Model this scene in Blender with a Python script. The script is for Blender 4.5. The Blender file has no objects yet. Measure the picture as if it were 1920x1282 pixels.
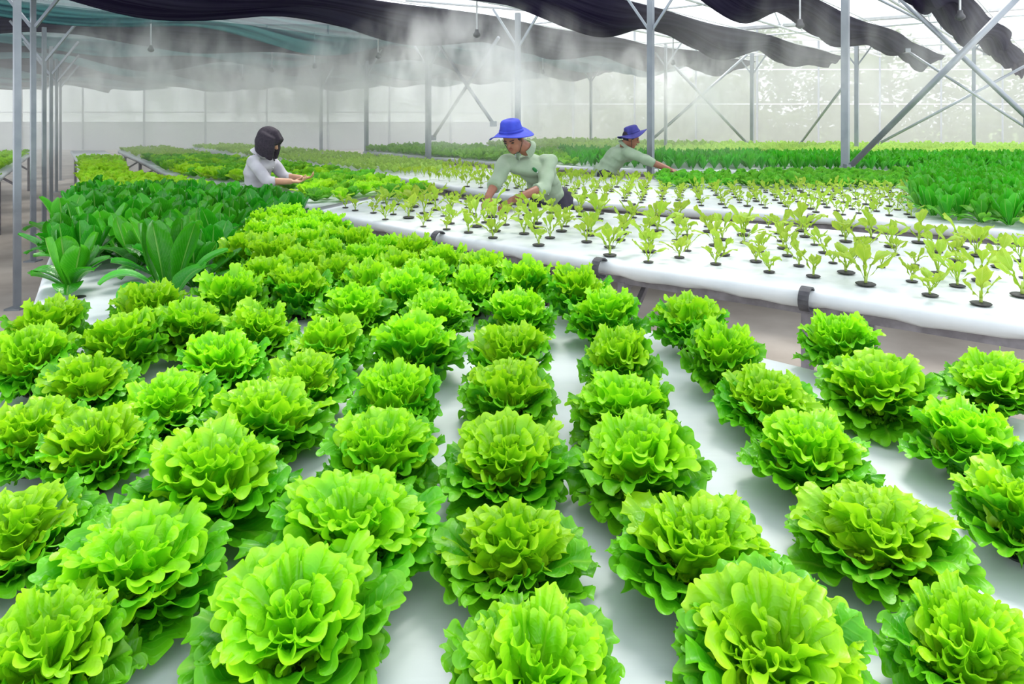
import bpy, math, random
import numpy as np
from mathutils import Vector, Matrix
PI = math.pi
scn = bpy.context.scene
COL = scn.collection
rnd = random.Random(7)

# ------------------------------------------------------------------ camera
F = 1250.0          # focal length in pixels of a 1920 wide frame
HZ = 218.0          # horizon row
CAMZ = 1.50
cam_d = bpy.data.cameras.new('camera'); cam = bpy.data.objects.new('camera', cam_d); COL.objects.link(cam)
cam.location = (0, 0, CAMZ); cam.rotation_euler = (PI / 2, 0, 0)
cam_d.sensor_width = 36; cam_d.lens = F / 1920 * 36
cam_d.shift_y = -(641 - HZ) / 1920
cam_d.clip_start = 0.05; cam_d.clip_end = 300
scn.camera = cam

# ------------------------------------------------------------------ world, sun, exposure
w = bpy.data.worlds.new('sky'); scn.world = w; w.use_nodes = True
wn = w.node_tree.nodes; wl = w.node_tree.links; wn.clear()
wo = wn.new('ShaderNodeOutputWorld'); bg = wn.new('ShaderNodeBackground')
bg.inputs[0].default_value = (0.90, 0.95, 1.0, 1); bg.inputs[1].default_value = 1.9
wl.new(bg.outputs[0], wo.inputs[0])
sd = bpy.data.lights.new('sun', 'SUN'); sd.energy = 3.0; sd.angle = math.radians(24); sd.color = (1, 0.97, 0.9)
sun = bpy.data.objects.new('sun', sd); COL.objects.link(sun)
sun.location = (0, 6, 8)
sun.rotation_euler = Vector((-0.12, -0.50, -1.0)).to_track_quat('-Z', 'Y').to_euler()
scn.view_settings.view_transform = 'Standard'; scn.view_settings.look = 'None'
scn.view_settings.gamma = 1; scn.view_settings.use_curve_mapping = False
scn.view_settings.exposure = 0.25
scn.cycles.volume_bounces = 3; scn.cycles.transparent_max_bounces = 24; scn.cycles.max_bounces = 12; scn.cycles.diffuse_bounces = 6

# ------------------------------------------------------------------ helpers
def P(px, py, z=None, Y=None):
    """point of the place seen at a photo pixel, at a height z or at a depth Y"""
    if Y is None: Y = F * (CAMZ - z) / (py - HZ)
    return Vector(((px - 960) * Y / F, Y, CAMZ - (py - HZ) * Y / F))
TABLE = 0.80
BD = Vector((-0.76, 0.65)); CD = Vector((0.65, 0.76))

def tag(o, label=None, cat=None, group=None, kind=None):
    if label: o['label'] = label
    if cat: o['category'] = cat
    if group: o['group'] = group
    if kind: o['kind'] = kind
    return o
def empty(name, loc=(0, 0, 0), rz=0):
    o = bpy.data.objects.new(name, None); COL.objects.link(o); o.location = loc; o.rotation_euler = (0, 0, rz)
    o.empty_display_size = 0.05
    return o
def mesh_obj(name, V, Fc, mat, parent=None, uv=None, smooth=True, loc=(0, 0, 0), mats=None, midx=None):
    me = bpy.data.meshes.new(name)
    me.from_pydata([tuple(v) for v in V], [], [tuple(f) for f in Fc])
    if smooth: me.polygons.foreach_set('use_smooth', [True] * len(me.polygons))
    if uv is not None:
        l = me.uv_layers.new(name='UVMap')
        idx = np.zeros(len(me.loops), dtype=np.int32); me.loops.foreach_get('vertex_index', idx)
        l.data.foreach_set('uv', np.asarray(uv, dtype=np.float32)[idx].ravel())
    for m in (mats or [mat]): me.materials.append(m)
    if midx is not None: me.polygons.foreach_set('material_index', midx)
    me.update()
    o = bpy.data.objects.new(name, me); COL.objects.link(o); o.parent = parent; o.location = loc
    return o
class MB:
    def __init__(s): s.V = []; s.F = []
    def add(s, V, Fc):
        n = len(s.V); s.V += [tuple(v) for v in V]; s.F += [tuple(i + n for i in f) for f in Fc]; return s
    def box(s, a, b):
        (x0, y0, z0), (x1, y1, z1) = a, b
        return s.add([(x0,y0,z0),(x1,y0,z0),(x1,y1,z0),(x0,y1,z0),(x0,y0,z1),(x1,y0,z1),(x1,y1,z1),(x0,y1,z1)],
                     [(0,3,2,1),(4,5,6,7),(0,1,5,4),(1,2,6,5),(2,3,7,6),(3,0,4,7)])
    def tube(s, pts, r, n=10, caps=True):
        pts = [Vector(p) for p in pts]; rs = r if isinstance(r, (list, tuple)) else [r] * len(pts)
        V = []; Fc = []; pu = None
        for i, p in enumerate(pts):
            t = (pts[min(i + 1, len(pts) - 1)] - pts[max(i - 1, 0)]).normalized()
            if pu is None: pu = t.orthogonal().normalized()
            u = (pu - t * pu.dot(t)).normalized(); pu = u; v = t.cross(u)
            for k in range(n):
                a = 2 * PI * k / n
                V.append(p + (u * math.cos(a) + v * math.sin(a)) * rs[i])
        for i in range(len(pts) - 1):
            for k in range(n):
                Fc.append((i*n+k, i*n+(k+1) % n, (i+1)*n+(k+1) % n, (i+1)*n+k))
        if caps:
            Fc.append(tuple(range(n - 1, -1, -1))); Fc.append(tuple((len(pts)-1)*n + k for k in range(n)))
        return s.add(V, Fc)
    def bar(s, a, b, w, h):
        """rectangular section bar"""
        a = Vector(a); b = Vector(b); t = (b - a).normalized()
        up = Vector((0, 0, 1)) if abs(t.z) < 0.95 else Vector((BD.x, BD.y, 0))
        u = t.cross(up).normalized(); v = u.cross(t)
        V = [p + u * (w/2) * i + v * (h/2) * j for p in (a, b) for i, j in ((-1,-1),(1,-1),(1,1),(-1,1))]
        return s.add(V, [(0,1,2,3),(7,6,5,4),(0,4,5,1),(1,5,6,2),(2,6,7,3),(3,7,4,0)])
    def lathe(s, prof, n=16, c=(0, 0, 0)):
        V = []; Fc = []
        for r, z in prof:
            for k in range(n):
                a = 2*PI*k/n; V.append((c[0]+r*math.cos(a), c[1]+r*math.sin(a), c[2]+z))
        for i in range(len(prof)-1):
            for k in range(n): Fc.append((i*n+k, i*n+(k+1)%n, (i+1)*n+(k+1)%n, (i+1)*n+k))
        return s.add(V, Fc)
    def build(s, name, mat, parent=None, smooth=False, loc=(0, 0, 0)):
        return mesh_obj(name, s.V, s.F, mat, parent, smooth=smooth, loc=loc)
def copy_tree(o, parent=None):
    c = o.copy(); COL.objects.link(c); c.parent = parent
    for ch in KIDS.get(o.name, []): copy_tree(ch, c)
    return c
KIDS = {}
def kids(root):
    KIDS[root.name] = [o for o in COL.objects if o.parent == root]
    for k in KIDS[root.name]: KIDS[k.name] = [o for o in COL.objects if o.parent == k]

# ------------------------------------------------------------------ materials
def new_mat(name):
    m = bpy.data.materials.new(name); m.use_nodes = True
    nt = m.node_tree; nt.nodes.clear()
    out = nt.nodes.new('ShaderNodeOutputMaterial')
    return m, nt.nodes, nt.links, out
def noise_mat(name, c1, c2, scale=5, rough=0.6, metal=0, bump=0, detail=4, coord='Object', spec=0.5, trans=0.0):
    m, N, L, out = new_mat(name)
    b = N.new('ShaderNodeBsdfPrincipled'); tc = N.new('ShaderNodeTexCoord'); nz = N.new('ShaderNodeTexNoise')
    nz.inputs['Scale'].default_value = scale; nz.inputs['Detail'].default_value = detail
    L.new(tc.outputs[coord], nz.inputs['Vector'])
    r = N.new('ShaderNodeValToRGB'); r.color_ramp.elements[0].position = 0.35; r.color_ramp.elements[1].position = 0.68
    r.color_ramp.elements[0].color = (*c1, 1); r.color_ramp.elements[1].color = (*c2, 1)
    L.new(nz.outputs['Fac'], r.inputs[0]); L.new(r.outputs[0], b.inputs['Base Color'])
    b.inputs['Roughness'].default_value = rough; b.inputs['Metallic'].default_value = metal
    b.inputs['Specular IOR Level'].default_value = spec
    if bump:
        bp = N.new('ShaderNodeBump'); bp.inputs['Strength'].default_value = bump; bp.inputs['Distance'].default_value = 0.01
        L.new(nz.outputs['Fac'], bp.inputs['Height']); L.new(bp.outputs[0], b.inputs['Normal'])
    last = b.outputs[0]
    if trans:
        t = N.new('ShaderNodeBsdfTranslucent'); L.new(r.outputs[0], t.inputs[0])
        mx = N.new('ShaderNodeMixShader'); mx.inputs[0].default_value = trans
        L.new(last, mx.inputs[1]); L.new(t.outputs[0], mx.inputs[2]); last = mx.outputs[0]
    L.new(last, out.inputs[0]); return m
def leaf_mat(name, base, edge, vein, trans=0.35, rough=0.38, veins=7, vein_amt=0.5, spec=0.35, mott=12, transcol=None, side=.45):
    """leaf: pale midrib and side veins from the leaf's own UV, paler pigment at the frill"""
    m, N, L, out = new_mat(name)
    def math_(op, a, b=None, clamp=False):
        n = N.new('ShaderNodeMath'); n.operation = op; n.use_clamp = clamp
        for i, v in enumerate((a, b)):
            if v is None: continue
            if isinstance(v, (int, float)): n.inputs[i].default_value = v
            else: L.new(v, n.inputs[i])
        return n.outputs[0]
    tc = N.new('ShaderNodeTexCoord'); sp = N.new('ShaderNodeSeparateXYZ'); L.new(tc.outputs['UV'], sp.inputs[0])
    v = sp.outputs[0]; u = sp.outputs[1]                      # v across 0..1, u along
    av = math_('ABSOLUTE', math_('MULTIPLY', math_('SUBTRACT', v, 0.5), 2))
    mid = math_('SUBTRACT', 1, math_('DIVIDE', av, 0.075), True)
    br = math_('SINE', math_('MULTIPLY', math_('SUBTRACT', math_('MULTIPLY', u, 1.0), math_('MULTIPLY', av, 0.35)), 6.283 * veins))
    br = math_('MULTIPLY', math_('POWER', math_('ABSOLUTE', br), 14), side, True)
    vn = math_('MULTIPLY', math_('MAXIMUM', mid, br), vein_amt, True)
    ed = math_('POWER', math_('MAXIMUM', av, math_('MULTIPLY', math_('SUBTRACT', u, 0.5), 2)), 3, True)
    nz = N.new('ShaderNodeTexNoise'); nz.inputs['Scale'].default_value = mott; nz.inputs['Detail'].default_value = 3
    L.new(tc.outputs['Object'], nz.inputs['Vector'])
    oi = N.new('ShaderNodeObjectInfo')
    edn = math_('MULTIPLY', math_('ADD', ed, math_('MULTIPLY', math_('SUBTRACT', nz.outputs['Fac'], 0.5), 1.6)), 1, True)
    def mix(f, c1, c2):
        n = N.new('ShaderNodeMix'); n.data_type = 'RGBA'
        if isinstance(f, (int, float)): n.inputs[0].default_value = f
        else: L.new(f, n.inputs[0])
        for i, c in ((6, c1), (7, c2)):
            if isinstance(c, tuple): n.inputs[i].default_value = (*c, 1)
            else: L.new(c, n.inputs[i])
        return n.outputs[2]
    c = mix(edn, base, edge); c = mix(vn, c, vein)
    hs = N.new('ShaderNodeHueSaturation'); L.new(c, hs.inputs['Color'])
    L.new(math_('ADD', 0.97, math_('MULTIPLY', oi.outputs['Random'], 0.18)), hs.inputs['Value'])
    L.new(math_('ADD', 0.495, math_('MULTIPLY', oi.outputs['Random'], 0.012)), hs.inputs['Hue'])
    b = N.new('ShaderNodeBsdfPrincipled'); L.new(hs.outputs[0], b.inputs['Base Color'])
    b.inputs['Roughness'].default_value = rough; b.inputs['Specular IOR Level'].default_value = spec
    bp = N.new('ShaderNodeBump'); bp.inputs['Strength'].default_value = 0.4; bp.inputs['Distance'].default_value = 0.004
    nb = N.new('ShaderNodeTexNoise'); nb.inputs['Scale'].default_value = 90; L.new(tc.outputs['Object'], nb.inputs['Vector'])
    L.new(math_('ADD', nb.outputs['Fac'], math_('MULTIPLY', vn, -1.2)), bp.inputs['Height']); L.new(bp.outputs[0], b.inputs['Normal'])
    t = N.new('ShaderNodeBsdfTranslucent')
    if transcol: t.inputs[0].default_value = (*transcol, 1)
    else: L.new(hs.outputs[0], t.inputs[0])
    mx = N.new('ShaderNodeMixShader'); mx.inputs[0].default_value = trans
    L.new(b.outputs[0], mx.inputs[1]); L.new(t.outputs[0], mx.inputs[2]); L.new(mx.outputs[0], out.inputs[0])
    return m
M = {}
M['lettuce_outer'] = leaf_mat('lettuce_outer_leaf', (0.035, 0.30, 0.003), (0.17, 0.56, 0.008), (0.30, 0.62, 0.05), trans=0.40, side=.25)
M['lettuce_inner'] = leaf_mat('lettuce_heart_leaf', (0.18, 0.56, 0.004), (0.42, 0.76, 0.014), (0.38, 0.70, 0.04), trans=0.42, side=.2)
M['romaine'] = leaf_mat('dark_green_leaf', (0.014, 0.20, 0.004), (0.030, 0.29, 0.006), (0.26, 0.56, 0.12), trans=0.26, rough=0.27, vein_amt=0.8, side=.10, mott=30, spec=0.5)
M['romaine_light'] = leaf_mat('bright_green_leaf', (0.035, 0.34, 0.008), (0.07, 0.42, 0.012), (0.34, 0.64, 0.14), trans=0.32, rough=0.3, vein_amt=0.8, side=.12, spec=0.5)
M['seedling'] = leaf_mat('seedling_leaf', (0.25, 0.42, 0.02), (0.38, 0.53, 0.04), (0.48, 0.62, 0.16), trans=0.4, rough=0.45, vein_amt=0.4)
M['seedling_stem'] = noise_mat('seedling_stem', (0.42, 0.58, 0.10), (0.55, 0.70, 0.2), 30, 0.5, trans=0.2)
M['green_mid'] = leaf_mat('green_leaf', (0.08, 0.38, 0.02), (0.18, 0.54, 0.03), (0.4, 0.7, 0.2), trans=0.35)
M['lime'] = leaf_mat('lime_leaf', (0.30, 0.66, 0.01), (0.50, 0.82, 0.03), (0.6, 0.8, 0.2), trans=0.35)
M['fresh'] = leaf_mat('fresh_green_leaf', (0.16, 0.48, 0.02), (0.28, 0.60, 0.03), (0.5, 0.75, 0.2), trans=0.35)
M['pale'] = leaf_mat('pale_hazed_leaf', (0.36, 0.60, 0.10), (0.52, 0.74, 0.14), (0.6, 0.8, 0.3), trans=0.35)  # leaf colour also carries the mist's paleness over the far beds
M['cup'] = noise_mat('black_plastic_cup', (0.008, 0.008, 0.01), (0.02, 0.02, 0.02), 40, 0.6)
M['lettuce_outer'].node_tree.nodes['Principled BSDF'].inputs['Specular IOR Level'].default_value = .5
M['lettuce_inner'].node_tree.nodes['Principled BSDF'].inputs['Specular IOR Level'].default_value = .5
def film_mat():
    m, N, L, out = new_mat('white_plastic_sheet')
    b = N.new('ShaderNodeBsdfPrincipled'); tc = N.new('ShaderNodeTexCoord')
    nz = N.new('ShaderNodeTexNoise'); nz.inputs['Scale'].default_value = 3.5; nz.inputs['Detail'].default_value = 5
    mp = N.new('ShaderNodeMapping'); mp.inputs['Rotation'].default_value = (0, 0, math.radians(-40)); mp.inputs['Scale'].default_value = (0.5, 2.2, 1)
    L.new(tc.outputs['Object'], mp.inputs[0]); L.new(mp.outputs[0], nz.inputs['Vector'])
    r = N.new('ShaderNodeValToRGB'); r.color_ramp.elements[0].color = (0.52, 0.565, 0.60, 1); r.color_ramp.elements[1].color = (0.64, 0.67, 0.69, 1)
    r.color_ramp.elements[0].position = 0.3; r.color_ramp.elements[1].position = 0.7
    L.new(nz.outputs['Fac'], r.inputs[0]); L.new(r.outputs[0], b.inputs['Base Color'])
    b.inputs['Roughness'].default_value = 0.33; b.inputs['Specular IOR Level'].default_value = 0.4
    bp = N.new('ShaderNodeBump'); bp.inputs['Strength'].default_value = 0.25; bp.inputs['Distance'].default_value = 0.02
    L.new(nz.outputs['Fac'], bp.inputs['Height']); L.new(bp.outputs[0], b.inputs['Normal'])
    L.new(b.outputs[0], out.inputs[0]); return m
M['film'] = film_mat()
M['steel'] = noise_mat('galvanised_steel', (0.25, 0.28, 0.32), (0.32, 0.35, 0.39), 5, 0.42, 0.55)
M['white_steel'] = noise_mat('white_painted_steel', (0.55, 0.57, 0.60), (0.68, 0.70, 0.72), 10, 0.5, 0.2)
M['dark_steel'] = noise_mat('dull_grey_steel', (0.16, 0.15, 0.17), (0.26, 0.25, 0.28), 18, 0.55, 0.4)
M['clip'] = noise_mat('dark_rubber', (0.03, 0.03, 0.04), (0.07, 0.07, 0.08), 20, 0.5)
M['concrete'] = noise_mat('concrete', (0.40, 0.35, 0.31), (0.58, 0.53, 0.48), 1.6, 0.85, bump=0.15, detail=8)
M['skin'] = noise_mat('brown_skin', (0.26, 0.105, 0.065), (0.32, 0.135, 0.085), 12, 0.5)
M['skin_light'] = noise_mat('tan_skin', (0.50, 0.27, 0.17), (0.58, 0.33, 0.22), 12, 0.5)
M['shirt'] = noise_mat('sage_shirt_cloth', (0.27, 0.36, 0.25), (0.33, 0.42, 0.31), 9, 0.85, trans=0.08, bump=0.2)
M['white_shirt'] = noise_mat('white_shirt_cloth', (0.46, 0.45, 0.51), (0.56, 0.55, 0.61), 9, 0.85, trans=0.1, bump=0.2)
M['trousers'] = noise_mat('dark_trousers', (0.02, 0.018, 0.035), (0.035, 0.03, 0.055), 20, 0.85)
M['hat'] = noise_mat('blue_hat_cloth', (0.025, 0.04, 0.42), (0.04, 0.07, 0.56), 14, 0.8, bump=0.2)
M['hat_dark'] = noise_mat('navy_hat_cloth', (0.03, 0.03, 0.20), (0.05, 0.05, 0.30), 14, 0.8, bump=0.2)
M['hair'] = noise_mat('black_hair', (0.012, 0.008, 0.018), (0.03, 0.02, 0.035), 60, 0.8)
M['eye'] = noise_mat('dark_eye', (0.01, 0.008, 0.008), (0.03, 0.02, 0.02), 60, 0.3)
M['lip'] = noise_mat('lip', (0.22, 0.07, 0.05), (0.26, 0.09, 0.06), 60, 0.5)
M['badge'] = noise_mat('green_badge', (0.01, 0.14, 0.03), (0.02, 0.2, 0.05), 60, 0.7)
M['shoe'] = noise_mat('dark_boot', (0.02, 0.02, 0.02), (0.04, 0.04, 0.04), 20, 0.6)
M['bark'] = noise_mat('bark', (0.14, 0.11, 0.09), (0.22, 0.18, 0.14), 4, 0.9)
M['tree'] = noise_mat('tree_foliage', (0.14, 0.22, 0.05), (0.30, 0.38, 0.12), 1.5, 0.8, trans=0.3, detail=8)
M['grass'] = noise_mat('grass', (0.16, 0.26, 0.06), (0.26, 0.36, 0.12), 0.8, 0.9)
M['knee'] = noise_mat('grey_board', (0.60, 0.61, 0.64), (0.68, 0.69, 0.71), 0.5, 0.8, trans=0.5)

def net_mat(name, c1, c2, open_):
    m, N, L, out = new_mat(name)
    tc = N.new('ShaderNodeTexCoord'); sp = N.new('ShaderNodeSeparateXYZ'); L.new(tc.outputs['UV'], sp.inputs[0])
    mp = N.new('ShaderNodeMapping'); mp.inputs['Scale'].default_value = (26, 0.6, 1); L.new(tc.outputs['UV'], mp.inputs[0])
    nz = N.new('ShaderNodeTexNoise'); nz.inputs['Scale'].default_value = 1.0; nz.inputs['Detail'].default_value = 4
    L.new(mp.outputs[0], nz.inputs['Vector'])
    r = N.new('ShaderNodeValToRGB'); r.color_ramp.elements[0].color = (*c1, 1); r.color_ramp.elements[1].color = (*c2, 1)
    r.color_ramp.elements[0].position = 0.42; r.color_ramp.elements[1].position = 0.62
    L.new(nz.outputs['Fac'], r.inputs[0])
    d = N.new('ShaderNodeBsdfDiffuse'); t = N.new('ShaderNodeBsdfTranslucent'); tr = N.new('ShaderNodeBsdfTransparent')
    L.new(r.outputs[0], d.inputs[0]); L.new(r.outputs[0], t.inputs[0])
    m1 = N.new('ShaderNodeMixShader'); m1.inputs[0].default_value = 0.5; L.new(d.outputs[0], m1.inputs[1]); L.new(t.outputs[0], m1.inputs[2])
    m2 = N.new('ShaderNodeMixShader'); m2.inputs[0].default_value = open_; L.new(m1.outputs[0], m2.inputs[1]); L.new(tr.outputs[0], m2.inputs[2])
    L.new(m2.outputs[0], out.inputs[0]); return m
M['net'] = net_mat('teal_shade_net', (0.015, 0.03, 0.045), (0.06, 0.17, 0.17), 0.34)
M['net_dark'] = net_mat('bunched_shade_net', (0.02, 0.015, 0.04), (0.045, 0.04, 0.075), 0.04)
def sheet_mat(name, col, open_):
    m, N, L, out = new_mat(name)
    tc = N.new('ShaderNodeTexCoord'); nz = N.new('ShaderNodeTexNoise'); nz.inputs['Scale'].default_value = 0.4; nz.inputs['Detail'].default_value = 4
    L.new(tc.outputs['Object'], nz.inputs['Vector'])
    r = N.new('ShaderNodeValToRGB'); r.color_ramp.elements[0].color = tuple(c * 0.9 for c in col) + (1,); r.color_ramp.elements[1].color = (*col, 1)
    L.new(nz.outputs['Fac'], r.inputs[0])
    d = N.new('ShaderNodeBsdfDiffuse'); t = N.new('ShaderNodeBsdfTranslucent'); tr = N.new('ShaderNodeBsdfTransparent')
    L.new(r.outputs[0], d.inputs[0]); L.new(r.outputs[0], t.inputs[0])
    m1 = N.new('ShaderNodeMixShader'); m1.inputs[0].default_value = 0.6; L.new(d.outputs[0], m1.inputs[1]); L.new(t.outputs[0], m1.inputs[2])
    m2 = N.new('ShaderNodeMixShader'); m2.inputs[0].default_value = open_; L.new(m1.outputs[0], m2.inputs[1]); L.new(tr.outputs[0], m2.inputs[2])
    L.new(m2.outputs[0], out.inputs[0]); return m
M['wall_film'] = sheet_mat('greenhouse_film', (0.84, 0.85, 0.87), 0.42)
M['wall_clear'] = sheet_mat('clear_greenhouse_film', (0.46, 0.48, 0.44), 0.55)

# ------------------------------------------------------------------ setting
WY = 30.0
fl = MB(); fl.add([(-45, -3, 0), (45, -3, 0), (45, WY + 0.2, 0), (-45, WY + 0.2, 0)], [(0, 1, 2, 3)])
tag(fl.build('floor', M['concrete']), 'pale beige concrete floor under the growing benches', kind='structure')
gr = MB(); gr.add([(-90, WY + 0.2, -0.02), (90, WY + 0.2, -0.02), (90, 90, -0.02), (-90, 90, -0.02)], [(0, 1, 2, 3)])
tag(gr.build('ground', M['grass']), 'grass ground outside the greenhouse', kind='structure')
# back wall: film panels with posts and rails of its own
def wall_panel(name, x0, x1, z0, z1, mat, y=WY):
    m = MB(); m.box((x0, y, z0), (x1, y + 0.03, z1))
    return tag(m.build(name, mat), kind='structure')
wall_panel('wall_back', -34, 0.5, 1.25, 5.6, M['wall_film'])
wall_panel('wall_back', 0.5, 34, 0.0, 5.6, M['wall_clear'])
wall_panel('wall_back', -34, 0.5, 0.0, 1.25, M['knee'], WY - 0.04)
n = 0
for i in range(24):
    x = -33 + i * 2.75
    m = MB(); m.bar((x, WY - 0.1, 0), (x, WY - 0.1, 5.6), 0.07, 0.07)
    tag(m.build('trim_%d' % (n + 1), M['steel']), kind='structure'); n += 1
for z, a, b in ((1.68, -34, 0.5), (2.05, 0.5, 34), (3.6, -34, 34), (4.6, 5, 34), (5.6, -34, 34)):
    m = MB(); m.bar((a, WY - 0.08, z), (b, WY - 0.08, z), 0.05, 0.05)
    tag(m.build('trim_%d' % (n + 1), M['white_steel']), kind='structure'); n += 1

# ------------------------------------------------------------------ benches
def offset_poly(near, far):
    return [Vector(p) for p in near], [Vector(p) for p in far]
def interp(path, t):
    d = [0]
    for i in range(1, len(path)): d.append(d[-1] + (path[i] - path[i-1]).length)
    s = t * d[-1]
    for i in range(1, len(path)):
        if s <= d[i] + 1e-9:
            return path[i-1].lerp(path[i], (s - d[i-1]) / (d[i] - d[i-1]))
    return path[-1]
def smooth_path(pts, n):
    """Catmull-Rom through the points"""
    pts = [Vector(p) for p in pts]; out = []
    for i in range(len(pts) - 1):
        p0 = pts[max(i-1, 0)]; p1 = pts[i]; p2 = pts[i+1]; p3 = pts[min(i+2, len(pts)-1)]
        for k in range(n):
            t = k / n
            out.append(0.5 * ((2*p1) + (p2-p0)*t + (2*p0-5*p1+4*p2-p3)*t*t + (3*p1-p0-3*p2+p3)*t**3))
    out.append(pts[-1]); return out
POLY = {}
def bench(key, near, far, label, legs_near=(), thick=0.070, leg_ts=None, group=None, sub=6):
    """a long bench: white sheet pulled over boards, rounded rim, steel legs"""
    a = smooth_path(near, sub); b = smooth_path(far, sub)
    N_ = 60
    A = [interp(a, i / N_) for i in range(N_ + 1)]; B = [interp(b, i / N_) for i in range(N_ + 1)]
    POLY[key] = [p.copy() for p in A] + [p.copy() for p in reversed(B)]
    root = empty('growing_bench', (A[N_//2].x * 0.5 + B[N_//2].x * 0.5, A[N_//2].y * 0.5 + B[N_//2].y * 0.5, 0))
    o = Vector((root.location.x, root.location.y, 0))
    tag(root, label, 'bench', group)
    # cross-section from near rim to far rim: rounded edges hanging down
    V = []; Fc = []; prof = []
    r = 0.03
    for k in range(5):
        an = PI/2 * k / 4; prof.append((r - r*math.sin(an) , -r + r*math.cos(an)))   # inward offset, z
    # list (offset inward, z) for one side going down then inward underneath
    side = [(r - r*math.sin(PI/2*k/4), -r + r*math.cos(PI/2*k/4)) for k in range(5)] + [(0.0, -thick*0.6), (0.012, -thick*0.85), (0.03, -thick)]
    cols = [(0, off, z) for off, z in reversed(side)] + [(0.08, None, 0), (0.3, None, 0), (0.5, None, 0), (0.7, None, 0), (0.92, None, 0)] + [(1, off, z) for off, z in side]
    rr = random.Random(hash(key) % 1000 if False else len(key) * 7)
    for i in range(N_ + 1):
        pa, pb = A[i], B[i]; dr = (pb - pa).normalized(); Wd = (pb - pa).length
        wob = 0.006 * math.sin(i * 0.9) + 0.004 * math.sin(i * 2.3)
        for t, off, z in cols:
            if off is None: q = pa + dr * (Wd * t); zz = TABLE
            elif t == 0: q = pa + dr * off; zz = TABLE + z + (wob if z < -0.05 else 0)
            else: q = pb - dr * off; zz = TABLE + z + (wob if z < -0.05 else 0)
            V.append((q.x - o.x, q.y - o.y, zz))
    nc = len(cols)
    for i in range(N_):
        for k in range(nc - 1): Fc.append((i*nc+k, i*nc+k+1, (i+1)*nc+k+1, (i+1)*nc+k))
        Fc.append((i*nc, (i+1)*nc, (i+1)*nc+nc-1, i*nc+nc-1))
    Fc.append(tuple(range(nc))); Fc.append(tuple(reversed([N_*nc + k for k in range(nc)])))
    mesh_obj('bench_top', V, Fc, M['film'], root)
    zt = TABLE - thick
    for side_, pts in (('near', A), ('far', B)):
        m = MB(); other = B if side_ == 'near' else A
        ins = [p + (q - p).normalized() * 0.10 for p, q in zip(pts, other)]
        for i in range(0, N_, 4):
            p, q = ins[i], ins[min(i+4, N_)]
            m.bar((p.x-o.x, p.y-o.y, zt-0.022), (q.x-o.x, q.y-o.y, zt-0.022), 0.035, 0.045)
        m.build('frame_rail', M['dark_steel'], root)
    for t in (leg_ts or [i / 6 for i in range(7)]):
        p = interp(A, t); q = interp(B, t); dr = (q - p).normalized(); p1 = p + dr * 0.1; q1 = q - dr * 0.1
        for s_ in (p1, q1):
            m = MB(); m.bar((s_.x-o.x, s_.y-o.y, 0), (s_.x-o.x, s_.y-o.y, zt-0.04), 0.04, 0.04); m.build('leg', M['dark_steel'], root)
        m = MB(); m.bar((p1.x-o.x, p1.y-o.y, zt-0.06), (q1.x-o.x, q1.y-o.y, zt-0.06), 0.03, 0.04); m.build('cross_beam', M['dark_steel'], root)
        mid = p1 + dr * 0.38
        m = MB(); m.bar((p1.x-o.x, p1.y-o.y, 0.42), (mid.x-o.x, mid.y-o.y, zt-0.07), 0.025, 0.03); m.build('diagonal_strut', M['dark_steel'], root)
    return root
A_right = [(1.75, 1.08), (1.09, 1.64), (0.33, 2.31), (-0.43, 2.98), (-0.95, 3.6), (-1.22, 4.12), (-1.75, 5.0), (-2.62, 6.0), (-3.45, 6.9), (-4.35, 7.6)]
A_left = [(-0.75, 0.30), (-1.05, 0.95), (-1.36, 1.6), (-1.68, 2.29), (-2.3, 3.3), (-2.9, 4.3), (-3.4, 5.1), (-3.9, 5.95), (-4.5, 6.9), (-4.95, 7.6)]
A_right[0] = (1.95, 0.9)
bench('A', A_right, A_left, 'white near bench full of curly lettuce and dark leafy greens', leg_ts=[0.02, 0.2, 0.4, 0.6, 0.8, 0.98])
bench('A2', [(-4.42, 7.75), (-6.3, 10.7), (-8.35, 13.7)], [(-5.05, 7.75), (-7.0, 10.7), (-9.08, 13.7)], 'narrow bench of lime green lettuce running away along the post row', leg_ts=[0.03, 0.35, 0.68, 0.97])
B_near = [(2.35, 1.80), (1.736, 2.26), (1.167, 2.68), (0.415, 3.24), (-0.46, 4.0), (-1.44, 4.94)]
B_far = [(3.6, 3.05), (2.75, 3.58), (1.9, 4.2), (0.85, 4.78), (-0.265, 5.5), (-0.95, 6.4)]
bench('B', B_near, B_far, 'white bench of yellow-green seedlings behind the curly lettuce', leg_ts=[0.12, 0.30, 0.47, 0.66, 0.82, 0.97])
bench('M', [(-1.52, 5.04), (-2.02, 6.0), (-3.0, 7.05), (-4.05, 7.95), (-6.1, 10.9), (-8.1, 13.7)],
      [(-1.0, 6.48), (-1.6, 7.3), (-2.6, 8.5), (-4.0, 10.0), (-5.7, 12.2), (-7.4, 14.3)], 'bench of green lettuce where the woman in white works', leg_ts=[0.03, 0.25, 0.5, 0.75, 0.97])
C_near = [(4.3, 3.35), (3.1, 4.08), (2.11, 4.72), (0.93, 5.32), (-0.1, 6.05), (-0.80, 7.0), (-1.5, 7.95), (-2.5, 9.15), (-3.9, 10.7), (-7.2, 14.9)]
C_far = [(6.3, 7.3), (5.0, 7.5), (3.4, 7.75), (1.6, 7.45), (0.0, 8.6), (-1.3, 10.0), (-2.2, 11.1), (-3.3, 12.3), (-4.7, 13.8), (-6.4, 15.6)]
bench('C', C_near, C_far, 'white bench of small seedlings behind the man in the bright blue hat', leg_ts=[0.05, 0.24, 0.43, 0.62, 0.8, 0.97])
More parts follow.
